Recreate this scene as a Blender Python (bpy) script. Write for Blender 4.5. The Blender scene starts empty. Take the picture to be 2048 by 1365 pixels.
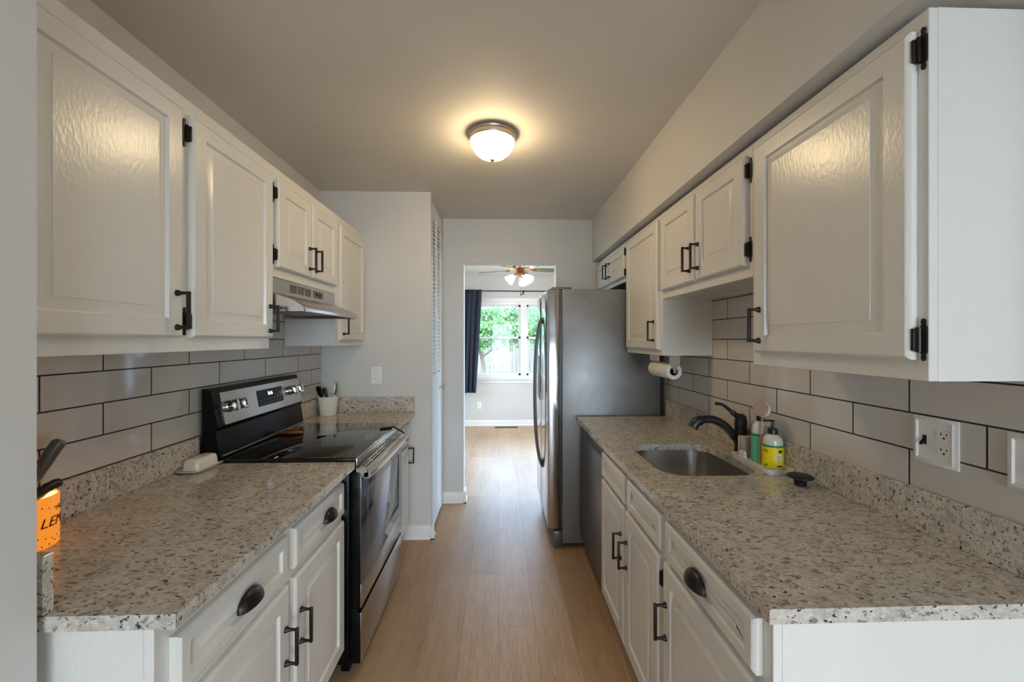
import bpy, bmesh, math, random
from mathutils import Vector, Matrix
random.seed(7)
SC = bpy.context.scene
COL = SC.collection
PI = math.pi

# ------------------------------------------------------------------ camera, world, lights, exposure
F_PX, VX, VY, CAM_H = 800.0, 998.0, 680.0, 1.43
cam = bpy.data.cameras.new('camera')
cam.sensor_fit = 'HORIZONTAL'
cam.sensor_width = 36.0
cam.lens = F_PX * 36.0 / 2048.0
cam.shift_y = -(682.5 - VY) / 2048.0
cam.clip_start = 0.02
cam_o = bpy.data.objects.new('camera', cam)
COL.objects.link(cam_o)
cam_o.location = (0, 0, CAM_H)
cam_o.rotation_euler = (PI / 2, 0, -math.atan((1024 - VX) / F_PX))
SC.camera = cam_o

SC.view_settings.view_transform = 'Standard'
SC.view_settings.look = 'None'
SC.view_settings.gamma = 1.0
SC.view_settings.use_curve_mapping = False
SC.view_settings.exposure = 1.08
SC.cycles.max_bounces = 10
SC.cycles.diffuse_bounces = 6
SC.cycles.glossy_bounces = 5
SC.cycles.transparent_max_bounces = 16
SC.cycles.sample_clamp_indirect = 6.0
SC.cycles.caustics_reflective = False
SC.cycles.caustics_refractive = False

SKY = 9.5
world = bpy.data.worlds.new('sky')
SC.world = world
world.use_nodes = True
bg = world.node_tree.nodes['Background']
bg.inputs[0].default_value = (0.64, 0.81, 1.0, 1)
bg.inputs[1].default_value = SKY
_t = world.node_tree                      # sky: paler towards the sun side, bluer on the far side
_g = _t.nodes.new('ShaderNodeTexCoord'); _s = _t.nodes.new('ShaderNodeSeparateXYZ')
_m = _t.nodes.new('ShaderNodeMapRange'); _r = _t.nodes.new('ShaderNodeValToRGB')
_m.inputs[1].default_value = -0.6; _m.inputs[2].default_value = 0.8
_r.color_ramp.elements[0].color = (0.54, 0.64, 0.75, 1); _r.color_ramp.elements[1].color = (0.45, 0.68, 1.0, 1)
_t.links.new(_g.outputs['Generated'], _s.inputs[0]); _t.links.new(_s.outputs['Y'], _m.inputs[0])
_t.links.new(_m.outputs[0], _r.inputs[0]); _t.links.new(_r.outputs[0], bg.inputs[0])

def lamp(name, kind, loc, energy, color, rot=(0, 0, 0), **kw):
    l = bpy.data.lights.new(name, kind)
    l.energy = energy
    l.color = color
    for k, v in kw.items():
        setattr(l, k, v)
    o = bpy.data.objects.new(name, l)
    o.location = loc
    o.rotation_euler = rot
    COL.objects.link(o)
    return o

def portal(name, loc, rot, sx, sy):
    o = lamp(name, 'AREA', loc, 1.0, (1, 1, 1), rot, shape='RECTANGLE', size=sx, size_y=sy)
    o.data.cycles.is_portal = True
    return o

sun = lamp('sun', 'SUN', (0, 20, 20), 3.0, (1.0, 0.94, 0.85), (math.radians(38), math.radians(-28), 0), angle=0.02)
portal('portal_dining_window', (0.41, 6.80, 1.43), (-PI / 2, 0, 0), 1.7, 1.3)
portal('portal_dining_door', (2.52, 5.1, 1.05), (0, PI / 2, 0), 2.1, 2.4)
portal('portal_dining_side_window', (-2.12, 5.2, 1.4), (0, -PI / 2, 0), 1.4, 1.8)
portal('portal_near_door', (0.95, -3.72, 1.1), (PI / 2, 0, 0), 2.6, 2.1)
portal('portal_near_window', (3.32, -1.85, 1.4), (0, PI / 2, 0), 1.3, 1.1)

# ------------------------------------------------------------------ materials
def lin(c):
    def f(v):
        v /= 255.0
        return v / 12.92 if v <= 0.04045 else ((v + 0.055) / 1.055) ** 2.4
    return (f(c[0]), f(c[1]), f(c[2]), 1.0)

def mat(name, rgb, rough=0.5, metal=0.0, spec=0.5, emit=None, estr=0.0, coat=0.0):
    m = bpy.data.materials.new(name)
    m.use_nodes = True
    b = m.node_tree.nodes['Principled BSDF']
    b.inputs['Base Color'].default_value = lin(rgb)
    b.inputs['Roughness'].default_value = rough
    b.inputs['Metallic'].default_value = metal
    b.inputs['Specular IOR Level'].default_value = spec
    b.inputs['Coat Weight'].default_value = coat
    if emit:
        b.inputs['Emission Color'].default_value = lin(emit)
        b.inputs['Emission Strength'].default_value = estr
    return m

class NT:
    def __init__(s, m):
        s.m = m; s.t = m.node_tree; s.b = s.t.nodes['Principled BSDF']
    def n(s, typ, **kw):
        nd = s.t.nodes.new(typ)
        for k, v in kw.items():
            if k.startswith('i_'):
                nd.inputs[k[2:].replace('_', ' ')].default_value = v
            else:
                setattr(nd, k, v)
        return nd
    def l(s, a, b):
        s.t.links.new(a, b)
    def coord(s, scale=(1, 1, 1), rot=(0, 0, 0), loc=(0, 0, 0)):
        g = s.n('ShaderNodeNewGeometry')
        mp = s.n('ShaderNodeMapping')
        mp.inputs['Scale'].default_value = scale
        mp.inputs['Rotation'].default_value = rot
        mp.inputs['Location'].default_value = loc
        s.l(g.outputs['Position'], mp.inputs['Vector'])
        return mp.outputs[0]
    def noise(s, vec, scale, detail=3, rough=0.5, dist=0.0):
        nd = s.n('ShaderNodeTexNoise')
        nd.inputs['Scale'].default_value = scale
        nd.inputs['Detail'].default_value = detail
        nd.inputs['Roughness'].default_value = rough
        nd.inputs['Distortion'].default_value = dist
        s.l(vec, nd.inputs['Vector'])
        return nd.outputs['Fac']
    def ramp(s, fac, stops, interp='LINEAR'):
        r = s.n('ShaderNodeValToRGB')
        r.color_ramp.interpolation = interp
        el = r.color_ramp.elements
        while len(el) < len(stops):
            el.new(0.5)
        for e, (p, c) in zip(el, stops):
            e.position = p
            e.color = c if len(c) == 4 else (*c, 1)
        s.l(fac, r.inputs[0])
        return r.outputs[0]
    def mix(s, fac, a, b, mode='MIX'):
        m = s.n('ShaderNodeMix', data_type='RGBA', blend_type=mode)
        for i, v in ((0, fac), (6, a), (7, b)):
            if isinstance(v, (int, float, tuple)):
                m.inputs[i].default_value = v
            else:
                s.l(v, m.inputs[i])
        return m.outputs[2]
    def bump(s, h, strength=0.1, dist=0.01):
        b = s.n('ShaderNodeBump')
        b.inputs['Strength'].default_value = strength
        b.inputs['Distance'].default_value = dist
        s.l(h, b.inputs['Height'])
        s.l(b.outputs[0], s.b.inputs['Normal'])

def paint(name, rgb, rough=0.6, bscale=60, bstr=0.05, scale=(1, 1, 1)):
    m = mat(name, rgb, rough)
    t = NT(m)
    v = t.coord(scale)
    t.bump(t.noise(v, bscale, 3), bstr, 0.004)
    c = t.mix(t.ramp(t.noise(v, 2.0, 2), [(0.3, (0, 0, 0)), (0.7, (1, 1, 1))]), lin(rgb), lin(tuple(int(x * 0.97) for x in rgb)))
    t.l(c, t.b.inputs['Base Color'])
    return m

M = {}
M['wall'] = paint('wall_paint', (211, 208, 203), 0.55, 90, 0.06)
M['ceiling'] = paint('ceiling_paint', (222, 216, 207), 0.7, 70, 0.08)
M['white'] = paint('cabinet_paint', (226, 222, 214), 0.25, 110, 0.16, (1, 1, 0.5))
M['trim'] = paint('trim_paint', (236, 234, 230), 0.35, 30, 0.03)
M['bronze'] = mat('oiled_bronze', (52, 46, 43), 0.38, 0.75)
M['black'] = mat('black_enamel', (10, 10, 11), 0.26, spec=0.18)
M['blackmatte'] = mat('black_matte', (22, 22, 23), 0.42)
M['glassblack'] = mat('black_glass', (9, 9, 10), 0.03, coat=0.4)
M['ovenglass'] = mat('tinted_oven_glass', (104, 110, 120), 0.07, 0.8)
M['plastic'] = mat('white_plastic', (235, 233, 228), 0.3)
M['ceramic'] = mat('white_ceramic', (228, 222, 210), 0.15)
M['slot'] = mat('dark_slot', (25, 22, 20), 0.7)
M['paper'] = mat('paper_towel', (226, 222, 216), 0.9)
M['card'] = mat('cardboard_core', (88, 66, 52), 0.9)
M['wood'] = mat('olive_wood', (150, 88, 42), 0.4)
M['beech'] = mat('beech_wood', (186, 150, 112), 0.5)
M['chrome'] = mat('chrome', (210, 210, 212), 0.14, 1.0)
M['nickel'] = mat('brushed_nickel', (188, 178, 164), 0.35, 0.85)
M['navy'] = mat('navy_cloth', (40, 46, 60), 0.9)
M['greyhandle'] = mat('grey_handle', (96, 92, 88), 0.3, 0.35)
M['sponge'] = mat('sponge_face', (168, 148, 134), 0.95)
M['spongeb'] = mat('sponge_side', (205, 192, 170), 0.95)
M['green'] = mat('green_plastic', (48, 92, 60), 0.4)
M['bottle'] = mat('clear_bottle', (206, 204, 190), 0.15)
M['bottlepale'] = mat('pale_bottle', (206, 216, 212), 0.15)  # own pale body colour of the teal labelled bottle
M['yellow'] = mat('yellow_label', (240, 218, 20), 0.45)
M['teal'] = mat('teal_label', (98, 196, 166), 0.45)
M['dkgreen'] = mat('green_band', (40, 130, 84), 0.45)
M['label'] = mat('white_label', (232, 232, 226), 0.5)
M['ink'] = mat('ink', (50, 44, 30), 0.6)
M['redink'] = mat('dark_red_ink', (96, 26, 14), 0.6)
M['crock'] = mat('orange_crock_glow', (245, 160, 62), 0.3, emit=(255, 146, 40), estr=0.28)  # emission added to the orange, standing in for warm light falling on it
M['crockin'] = mat('yellow_glaze_glow', (196, 150, 40), 0.4, emit=(255, 200, 120), estr=1.2)  # yellow glaze plus emission added to throw warm light on the tiles
M['brass'] = mat('antique_bronze', (120, 84, 56), 0.35, 0.7)
M['blade'] = mat('fan_blade', (70, 72, 64), 0.45)
M['mesh'] = mat('hood_filter', (120, 118, 114), 0.4, 0.8)
M['register'] = mat('brown_register', (112, 84, 56), 0.5)
M['bark'] = mat('bark', (96, 84, 72), 0.9)
M['display'] = mat('display_glow', (200, 225, 255), 0.4, emit=(190, 225, 255), estr=2.5)
M['lens'] = mat('hood_lens', (150, 146, 140), 0.25)
M['shade'] = mat('lit_glass_shade', (255, 250, 240), 0.4, emit=(255, 242, 222), estr=14.0)
M['dome'] = mat('lit_alabaster_dome', (255, 244, 210), 0.35, emit=(255, 226, 176), estr=22.0)
M['outwall'] = mat('outer_wall', (200, 198, 194), 0.8)

def steel(name, rgb, rough, scale, metal=1.0, bstr=0.03, smudge=0.0):
    m = mat(name, rgb, rough, metal)
    t = NT(m)
    v = t.coord(scale)
    n = t.noise(v, 40, 4, 0.6)
    t.bump(n, bstr, 0.002)
    if smudge:
        v2 = t.coord((1, 1, 1))
        s = t.noise(v2, 3.5, 6, 0.65, 0.6)
        r = t.ramp(s, [(0.35, (rough,) * 3), (0.68, (rough + smudge,) * 3)])
        t.l(r, t.b.inputs['Roughness'])
        c = t.mix(t.ramp(s, [(0.40, (0, 0, 0)), (0.75, (1, 1, 1))]), lin(rgb), lin(tuple(min(255, int(x * 1.14)) for x in rgb)))
        t.l(c, t.b.inputs['Base Color'])
    return m
M['steel'] = steel('brushed_steel', (190, 184, 178), 0.24, (1, 0.06, 6))
M['steelv'] = steel('fridge_door_steel', (198, 198, 200), 0.13, (6, 6, 0.05), bstr=0.015)
M['steelside'] = steel('fridge_side_steel', (128, 127, 126), 0.36, (1, 1, 1), 0.55, 0.03, 0.14)
M['steeldark'] = steel('dishwasher_steel', (112, 110, 108), 0.28, (6, 6, 0.06), 0.85)
M['basin'] = steel('sink_steel', (205, 203, 200), 0.22, (0.3, 8, 1), 1.0, 0.02)

def granite():
    m = mat('granite', (176, 166, 150), 0.11)
    t = NT(m)
    v = t.coord((1, 1, 1), (0.35, 0.25, 0.55))
    ve = t.coord((0.75, 1.5, 1.2), (0.3, 0.4, 0.25))
    base = t.mix(t.ramp(t.noise(v, 20, 5, 0.6), [(0.35, (0, 0, 0)), (0.65, (1, 1, 1))]), lin((200, 191, 178)), lin((170, 161, 150)))
    base = t.mix(t.ramp(t.noise(v, 85, 3, 0.6), [(0.45, (0, 0, 0)), (0.75, (1, 1, 1))]), base, lin((214, 208, 199)))
    dark = t.noise(ve, 66, 3, 0.6, 0.5)
    base = t.mix(t.ramp(dark, [(0.565, (0, 0, 0)), (0.64, (0.85, 0.85, 0.85))]), base, lin((118, 107, 98)))
    d2 = t.noise(ve, 95, 2, 0.5, 0.3)
    base = t.mix(t.ramp(d2, [(0.63, (0, 0, 0)), (0.68, (1, 1, 1))]), base, lin((52, 46, 42)))
    t.l(base, t.b.inputs['Base Color'])
    return m
M['granite'] = granite()

def tile(name, yoff):
    m = mat(name, (206, 199, 190), 0.08)
    t = NT(m)
    g = t.n('ShaderNodeNewGeometry')
    sp = t.n('ShaderNodeSeparateXYZ')
    t.l(g.outputs['Position'], sp.inputs[0])
    cb = t.n('ShaderNodeCombineXYZ')
    ay = t.n('ShaderNodeMath', operation='ADD'); ay.inputs[1].default_value = yoff
    az = t.n('ShaderNodeMath', operation='ADD'); az.inputs[1].default_value = -1.0225
    t.l(sp.outputs['Y'], ay.inputs[0]); t.l(sp.outputs['Z'], az.inputs[0])
    t.l(ay.outputs[0], cb.inputs[0]); t.l(az.outputs[0], cb.inputs[1])
    br = t.n('ShaderNodeTexBrick')
    br.offset = 0.5; br.offset_frequency = 2; br.squash = 1.0
    br.inputs['Scale'].default_value = 1.0
    br.inputs['Mortar Size'].default_value = 0.0024
    br.inputs['Mortar Smooth'].default_value = 0.1
    br.inputs['Brick Width'].default_value = 0.356
    br.inputs['Row Height'].default_value = 0.1025
    br.inputs['Color1'].default_value = lin((209, 202, 193))
    br.inputs['Color2'].default_value = lin((202, 195, 186))
    br.inputs['Mortar'].default_value = lin((40, 33, 31))
    t.l(cb.outputs[0], br.inputs['Vector'])
    t.l(br.outputs['Color'], t.b.inputs['Base Color'])
    r = t.ramp(br.outputs['Fac'], [(0.0, (0.07,) * 3), (1.0, (0.75,) * 3)])
    t.l(r, t.b.inputs['Roughness'])
    inv = t.n('ShaderNodeMath', operation='SUBTRACT'); inv.inputs[0].default_value = 1.0
    t.l(br.outputs['Fac'], inv.inputs[1])
    t.bump(inv.outputs[0], 0.25, 0.002)
    return m
M['tileL'] = tile('glossy_tile_left', -1.146 + 0.178 + 0.356 * 4)
M['tileR'] = tile('glossy_tile_right', -1.081 + 0.178 + 0.356 * 4)

def planks():
    m = mat('oak_planks', (176, 140, 104), 0.42, spec=0.6)
    t = NT(m)
    g = t.n('ShaderNodeNewGeometry')
    sp = t.n('ShaderNodeSeparateXYZ')
    t.l(g.outputs['Position'], sp.inputs[0])
    cb = t.n('ShaderNodeCombineXYZ')
    t.l(sp.outputs['Y'], cb.inputs[0]); t.l(sp.outputs['X'], cb.inputs[1])
    br = t.n('ShaderNodeTexBrick')
    br.offset = 0.37; br.offset_frequency = 3
    br.inputs['Scale'].default_value = 1.0
    br.inputs['Mortar Size'].default_value = 0.0011
    br.inputs['Mortar Smooth'].default_value = 0.3
    br.inputs['Brick Width'].default_value = 1.22
    br.inputs['Row Height'].default_value = 0.18
    br.inputs['Bias'].default_value = 0.0
    br.inputs['Color1'].default_value = lin((200, 166, 130))
    br.inputs['Color2'].default_value = lin((170, 136, 102))
    br.inputs['Mortar'].default_value = lin((112, 84, 58))
    t.l(cb.outputs[0], br.inputs['Vector'])
    v = t.coord((11, 0.9, 1))
    gr = t.noise(v, 5.5, 6, 0.62, 1.4)
    c = t.mix(t.ramp(gr, [(0.36, (0.55,) * 3), (0.62, (0.0,) * 3)]), br.outputs['Color'], lin((150, 114, 82)))
    v2 = t.coord((2.2, 0.5, 1))
    c = t.mix(t.ramp(t.noise(v2, 2.2, 3), [(0.4, (0, 0, 0)), (0.72, (0.5,) * 3)]), c, lin((198, 166, 130)))
    t.l(c, t.b.inputs['Base Color'])
    t.bump(gr, 0.04, 0.002)
    return m
M['floor'] = planks()

def glass_pane():
    m = bpy.data.materials.new('window_glass')
    m.use_nodes = True
    t = m.node_tree
    t.nodes.clear()
    o = t.nodes.new('ShaderNodeOutputMaterial')
    mx = t.nodes.new('ShaderNodeMixShader')
    fr = t.nodes.new('ShaderNodeFresnel'); fr.inputs[0].default_value = 1.35
    a = t.nodes.new('ShaderNodeBsdfTransparent'); a.inputs[0].default_value = (0.96, 0.97, 0.97, 1)
    g = t.nodes.new('ShaderNodeBsdfGlossy'); g.inputs['Roughness'].default_value = 0.0
    t.links.new(fr.outputs[0], mx.inputs[0]); t.links.new(a.outputs[0], mx.inputs[1]); t.links.new(g.outputs[0], mx.inputs[2])
    t.links.new(mx.outputs[0], o.inputs[0])
    return m
M['glass'] = glass_pane()

def leafmat(name, a, b):
    m = mat(name, a, 0.5)
    t = NT(m)
    v = t.coord((1, 1, 1))
    c = t.mix(t.ramp(t.noise(v, 3.0, 2), [(0.35, (0, 0, 0)), (0.65, (1, 1, 1))]), lin(a), lin(b))
    t.l(c, t.b.inputs['Base Color'])
    tr = t.n('ShaderNodeBsdfTranslucent'); t.l(c, tr.inputs[0])
    ms = t.n('ShaderNodeMixShader'); ms.inputs[0].default_value = 0.45
    out = [n for n in t.t.nodes if n.type == 'OUTPUT_MATERIAL'][0]
    t.l(t.b.outputs[0], ms.inputs[1]); t.l(tr.outputs[0], ms.inputs[2]); t.l(ms.outputs[0], out.inputs[0])
    return m
M['leafA'] = leafmat('leaves_bright', (112, 146, 86), (80, 124, 78))
M['leafB'] = leafmat('leaves_cool', (88, 128, 94), (118, 146, 86))
M['lawn'] = paint('lawn', (84, 96, 62), 0.9, 30, 0.2)
M['patio'] = paint('patio_concrete', (188, 184, 178), 0.9, 30, 0.1)
M['fence'] = paint('weathered_fence', (108, 106, 103), 0.85, 20, 0.1)

# ------------------------------------------------------------------ mesh helpers
def B():
    return bmesh.new()

def box(bm, x0, x1, y0, y1, z0, z1, r=0.0, seg=2):
    x0, x1 = min(x0, x1), max(x0, x1); y0, y1 = min(y0, y1), max(y0, y1); z0, z1 = min(z0, z1), max(z0, z1)
    t = bmesh.new() if r else bm
    vs = [t.verts.new((x, y, z)) for z in (z0, z1) for y in (y0, y1) for x in (x0, x1)]
    for f in ((0, 2, 3, 1), (4, 5, 7, 6), (0, 1, 5, 4), (2, 6, 7, 3), (0, 4, 6, 2), (1, 3, 7, 5)):
        t.faces.new([vs[i] for i in f])
    if r:
        bmesh.ops.bevel(t, geom=list(t.edges), offset=r, segments=seg, profile=0.5, affect='EDGES')
        merge(bm, t)

def merge(bm, t, mtx=None):
    mp = {}
    for v in t.verts:
        mp[v] = bm.verts.new(mtx @ v.co if mtx else v.co)
    for f in t.faces:
        try:
            bm.faces.new([mp[v] for v in f.verts])
        except ValueError:
            pass
    t.free()

def loft(bm, loops, cap0=True, cap1=True, closed=True):
    rings = [[bm.verts.new(p) for p in lp] for lp in loops]
    n = len(rings[0])
    for a, b in zip(rings, rings[1:]):
        for i in range(n if closed else n - 1):
            j = (i + 1) % n
            bm.faces.new((a[i], a[j], b[j], b[i]))
    if cap0: bm.faces.new(rings[0][::-1])
    if cap1: bm.faces.new(rings[-1])
    return rings

def lathe(bm, prof, c, axis='z', n=28, s=1):
    loops = []
    for r, h in prof:
        lp = []
        for i in range(n):
            a = 2 * PI * i / n
            u, w = r * math.cos(a), r * math.sin(a)
            if axis == 'z': lp.append((c[0] + u, c[1] + w, c[2] + s * h))
            elif axis == 'x': lp.append((c[0] + s * h, c[1] + u, c[2] + w))
            else: lp.append((c[0] + u, c[1] + s * h, c[2] + w))
        loops.append(lp)
    loft(bm, loops)

def tube(bm, pts, r, n=10, up=None, sq=None):
    pts = [Vector(p) for p in pts]
    rs = r if isinstance(r, (list, tuple)) else [r] * len(pts)
    loops = []
    prev = None
    for i, p in enumerate(pts):
        t = (pts[min(i + 1, len(pts) - 1)] - pts[max(i - 1, 0)]).normalized()
        if prev is None:
            ref = Vector(up) if up else (Vector((0, 0, 1)) if abs(t.z) < 0.9 else Vector((1, 0, 0)))
            u = t.cross(ref).normalized()
        else:
            u = (prev - t * prev.dot(t)).normalized()
        w = t.cross(u)
        prev = u
        k = sq or 1.0
        loops.append([p + rs[i] * (u * math.cos(2 * PI * j / n) + w * k * math.sin(2 * PI * j / n)) for j in range(n)])
    loft(bm, loops)

def rrect(cx, cy, w, h, r, n=6):
    out = []
    for (sx, sy, a0) in ((1, 1, 0), (-1, 1, PI / 2), (-1, -1, PI), (1, -1, 1.5 * PI)):
        for i in range(n + 1):
            a = a0 + PI / 2 * i / n
            out.append((cx + sx * (w / 2 - r) + r * math.cos(a), cy + sy * (h / 2 - r) + r * math.sin(a)))
    return out

def smooth_pts(ctrl, k=6):
    out = []
    P = [Vector(c) for c in ctrl]
    P = [P[0] * 2 - P[1]] + P + [P[-1] * 2 - P[-2]]
    for i in range(1, len(P) - 2):
        for j in range(k):
            t = j / k
            a, b, c, d = P[i - 1], P[i], P[i + 1], P[i + 2]
            out.append(0.5 * ((2 * b) + (c - a) * t + (2 * a - 5 * b + 4 * c - d) * t * t + (3 * b - a - 3 * c + d) * t ** 3))
    out.append(P[-2])
    return out

def wloc(o):
    v = Vector((0, 0, 0))
    while o is not None:
        v = v + o.location
        o = o.parent
    return v

def obj(name, bm, m, parent=None, angle=35):
    bmesh.ops.recalc_face_normals(bm, faces=list(bm.faces))
    if parent is not None:
        off = wloc(parent)
    else:
        xs = [v.co.x for v in bm.verts]; ys = [v.co.y for v in bm.verts]; zs = [v.co.z for v in bm.verts]
        off = Vector(((min(xs) + max(xs)) / 2, (min(ys) + max(ys)) / 2, min(zs)))
    bmesh.ops.translate(bm, verts=list(bm.verts), vec=-off)
    me = bpy.data.meshes.new(name)
    bm.to_mesh(me)
    bm.free()
    me.materials.append(M[m] if isinstance(m, str) else m)
    me.shade_smooth()
    me.set_sharp_from_angle(angle=math.radians(angle))
    o = bpy.data.objects.new(name, me)
    COL.objects.link(o)
    if parent is not None:
        o.parent = parent
    else:
        o.location = off
    return o

def tag(o, label, cat, group=None, kind=None):
    o['label'] = label
    o['category'] = cat
    if group: o['group'] = group
    if kind: o['kind'] = kind
    return o

def thing(name, label, cat, loc, group=None):
    o = bpy.data.objects.new(name, None)
    o.empty_display_size = 0.05
    COL.objects.link(o)
    o.location = loc
    return tag(o, label, cat, group)

def struct(name, bm, m, label=None, cat=None, angle=35):
    o = obj(name, bm, m, None, angle)
    o['kind'] = 'structure'
    if label:
        o['label'] = label; o['category'] = cat
    return o

def text_bm(s, size, depth, shear=0.0):
    cu = bpy.data.curves.new('lettering', 'FONT')
    cu.body = s
    cu.size = size
    cu.extrude = depth
    cu.shear = shear
    cu.align_x = 'CENTER'
    cu.align_y = 'CENTER'
    o = bpy.data.objects.new('lettering', cu)
    COL.objects.link(o)
    dg = bpy.context.evaluated_depsgraph_get()
    me = o.evaluated_get(dg).to_mesh()
    bm = bmesh.new()
    bm.from_mesh(me)
    o.evaluated_get(dg).to_mesh_clear()
    bpy.data.objects.remove(o)
    bpy.data.curves.remove(cu)
    return bm

# ------------------------------------------------------------------ room shell
CEIL = 2.495
def wall(name, boxes, label, m='wall'):
    bm = B()
    for b in boxes: box(bm, *b)
    return struct(name, bm, m, label, 'wall')

bm = B(); box(bm, -2.1, 3.4, -3.8, 6.78, -0.1, 0.0)
struct('floor', bm, 'floor', 'light oak plank floor running from the kitchen into the next room', 'floor')
bm = B(); box(bm, -2.1, 3.4, -3.8, 6.78, CEIL, CEIL + 0.1)
struct('ceiling', bm, 'ceiling', 'grey-beige painted ceiling over both rooms', 'ceiling')
wall('wall_left', [(-1.4, -1.28, 0.755, 2.90, 0, CEIL)], 'grey wall behind the stove side of the kitchen')
wall('wall_near_left', [(-1.4, -0.840, -3.6, 0.755, 0, CEIL)], 'pale grey wall end at the left edge of the view')
wall('wall_right', [(1.157, 1.27, 0.35, 3.53, 0, CEIL), (1.27, 3.3, 0.35, 0.47, 0, CEIL)], 'wall behind the sink side of the kitchen')
wall('wall_pantry', [(-1.4, -0.49, 2.90, 2.965, 0, CEIL), (-0.56, -0.49, 2.965, 3.42, 2.468, CEIL), (-0.56, -0.49, 3.425, 3.53, 0, CEIL), (-1.4, -1.3, 2.965, 3.53, 0, CEIL)], 'grey closet wall with an outlet beyond the stove')
wall('wall_back', [(-2.0, -0.31, 3.53, 3.65, 0, CEIL), (-0.31, 0.505, 3.53, 3.65, 2.105, CEIL), (0.505, 2.4, 3.53, 3.65, 0, CEIL)], 'grey wall with the open doorway at the end of the kitchen')
WX0, WX1, WZ0, WZ1 = -0.46, 1.28, 0.79, 2.06
wall('wall_far', [(-2.0, WX0, 6.66, 6.78, 0, CEIL), (WX1, 2.4, 6.66, 6.78, 0, CEIL), (WX0, WX1, 6.66, 6.78, 0, WZ0), (WX0, WX1, 6.66, 6.78, WZ1, CEIL)], 'far grey wall around the window of the next room')
wall('wall_dining_left', [(-2.1, -2.0, 3.53, 4.3, 0, CEIL), (-2.1, -2.0, 6.1, 6.78, 0, CEIL), (-2.1, -2.0, 4.3, 6.1, 0, 0.7), (-2.1, -2.0, 4.3, 6.1, 2.1, CEIL)], 'left wall of the next room')
wall('wall_dining_right', [(2.4, 2.5, 3.53, 3.9, 0, CEIL), (2.4, 2.5, 6.3, 6.78, 0, CEIL), (2.4, 2.5, 3.9, 6.3, 2.1, CEIL)], 'right wall of the next room with a glass door')
wall('wall_near_back', [(-0.840, -0.35, -3.7, -3.6, 0, CEIL), (2.25, 3.3, -3.7, -3.6, 0, CEIL), (-0.35, 2.25, -3.7, -3.6, 2.15, CEIL)], 'wall with a glass door behind the viewer')
wall('wall_near_right', [(3.2, 3.3, -3.6, -2.4, 0, CEIL), (3.2, 3.3, -1.3, 0.35, 0, CEIL), (3.2, 3.3, -2.4, -1.3, 0, 0.75), (3.2, 3.3, -2.4, -1.3, 2.05, CEIL)], 'wall with a window to the right behind the viewer')
bm = B(); box(bm, 0.825, 1.157, 0.35, 3.53, 2.123, CEIL)
struct('wall_soffit', bm, 'wall', 'boxed grey soffit above the right wall cabinets', 'soffit')

bm = B(); box(bm, -1.28, -1.268, 0.757, 2.898, 1.0, 1.78)
struct('wall_left_tiles', bm, 'tileL', 'long white tiles with dark grout behind the stove', 'wall tiles')
bm = B(); box(bm, 1.146, 1.157, 0.352, 2.74, 1.0, 1.70)
struct('wall_right_tiles', bm, 'tileR', 'long white tiles with dark grout behind the sink', 'wall tiles')

def base_run(bm, p0, p1, nx, ny, h=0.095):
    # baseboard with a rounded top and shoe moulding along p0-p1, thickness towards (nx, ny)
    prof = [(0, 0), (0.024, 0), (0.024, 0.008), (0.016, 0.02), (0.013, 0.022), (0.013, h - 0.014), (0.007, h), (0, h)]
    loft(bm, [[(p[0] + nx * d, p[1] + ny * d, z) for d, z in prof] for p in (p0, p1)])
bm = B()
base_run(bm, (-0.69, 2.90), (-0.466, 2.90), 0, -1); base_run(bm, (-0.49, 2.876), (-0.49, 2.965), 1, 0)
struct('baseboard_pantry', bm, 'trim', 'short white baseboard around the closet wall corner', 'baseboard')
bm = B()
base_run(bm, (-0.49, 3.53), (-0.286, 3.53), 0, -1); base_run(bm, (-0.31, 3.506), (-0.31, 3.65), 1, 0)
struct('baseboard_doorway', bm, 'trim', 'white baseboard at the left jamb of the open doorway', 'baseboard')
bm = B(); base_run(bm, (-2.0, 6.66), (2.4, 6.66), 0, -1)
struct('baseboard_far', bm, 'trim', 'white baseboard under the far window', 'baseboard')

# bifold closet door with louvres
def bifold():
    r = bpy.data.objects.new('door_1', None); COL.objects.link(r)
    r.location = (-0.51, 3.2, 0)
    r['kind'] = 'structure'; r['label'] = 'white louvred folding closet door beside the doorway'; r['category'] = 'door'
    for (y0, y1) in ((2.972, 3.192), (3.198, 3.418)):
        bm = B()
        xf, xb = -0.492, -0.524
        for (a, b, c, d) in ((y0, y0 + 0.03, 0.02, 2.46), (y1 - 0.03, y1, 0.02, 2.46), (y0 + 0.03, y1 - 0.03, 0.02, 0.12),
                             (y0 + 0.03, y1 - 0.03, 1.08, 1.17), (y0 + 0.03, y1 - 0.03, 2.36, 2.46)):
            box(bm, xb, xf, a, b, c, d)
        box(bm, xb + 0.008, xf - 0.004, y0 + 0.03, y1 - 0.03, 0.12, 1.08)
        z = 1.19
        while z < 2.35:
            loft(bm, [[(xf - 0.003, y, z - 0.011), (xf - 0.003, y, z - 0.004), (xb + 0.003, y, z + 0.022), (xb + 0.003, y, z + 0.015)] for y in (y0 + 0.03, y1 - 0.03)])
            z += 0.031
        obj('door_leaf', bm, 'trim', r)
    bm = B(); lathe(bm, [(0.008, 0), (0.008, 0.016), (0.018, 0.022), (0.02, 0.03), (0.012, 0.04), (0.002, 0.042)], (-0.494, 3.36, 1.035), 'x', 16)
    obj('door_knob', bm, 'nickel', r)
    bm = B(); box(bm, -0.515, -0.496, 2.966, 3.424, 2.455, 2.468); obj('door_track', bm, 'nickel', r)
bifold()

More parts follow.
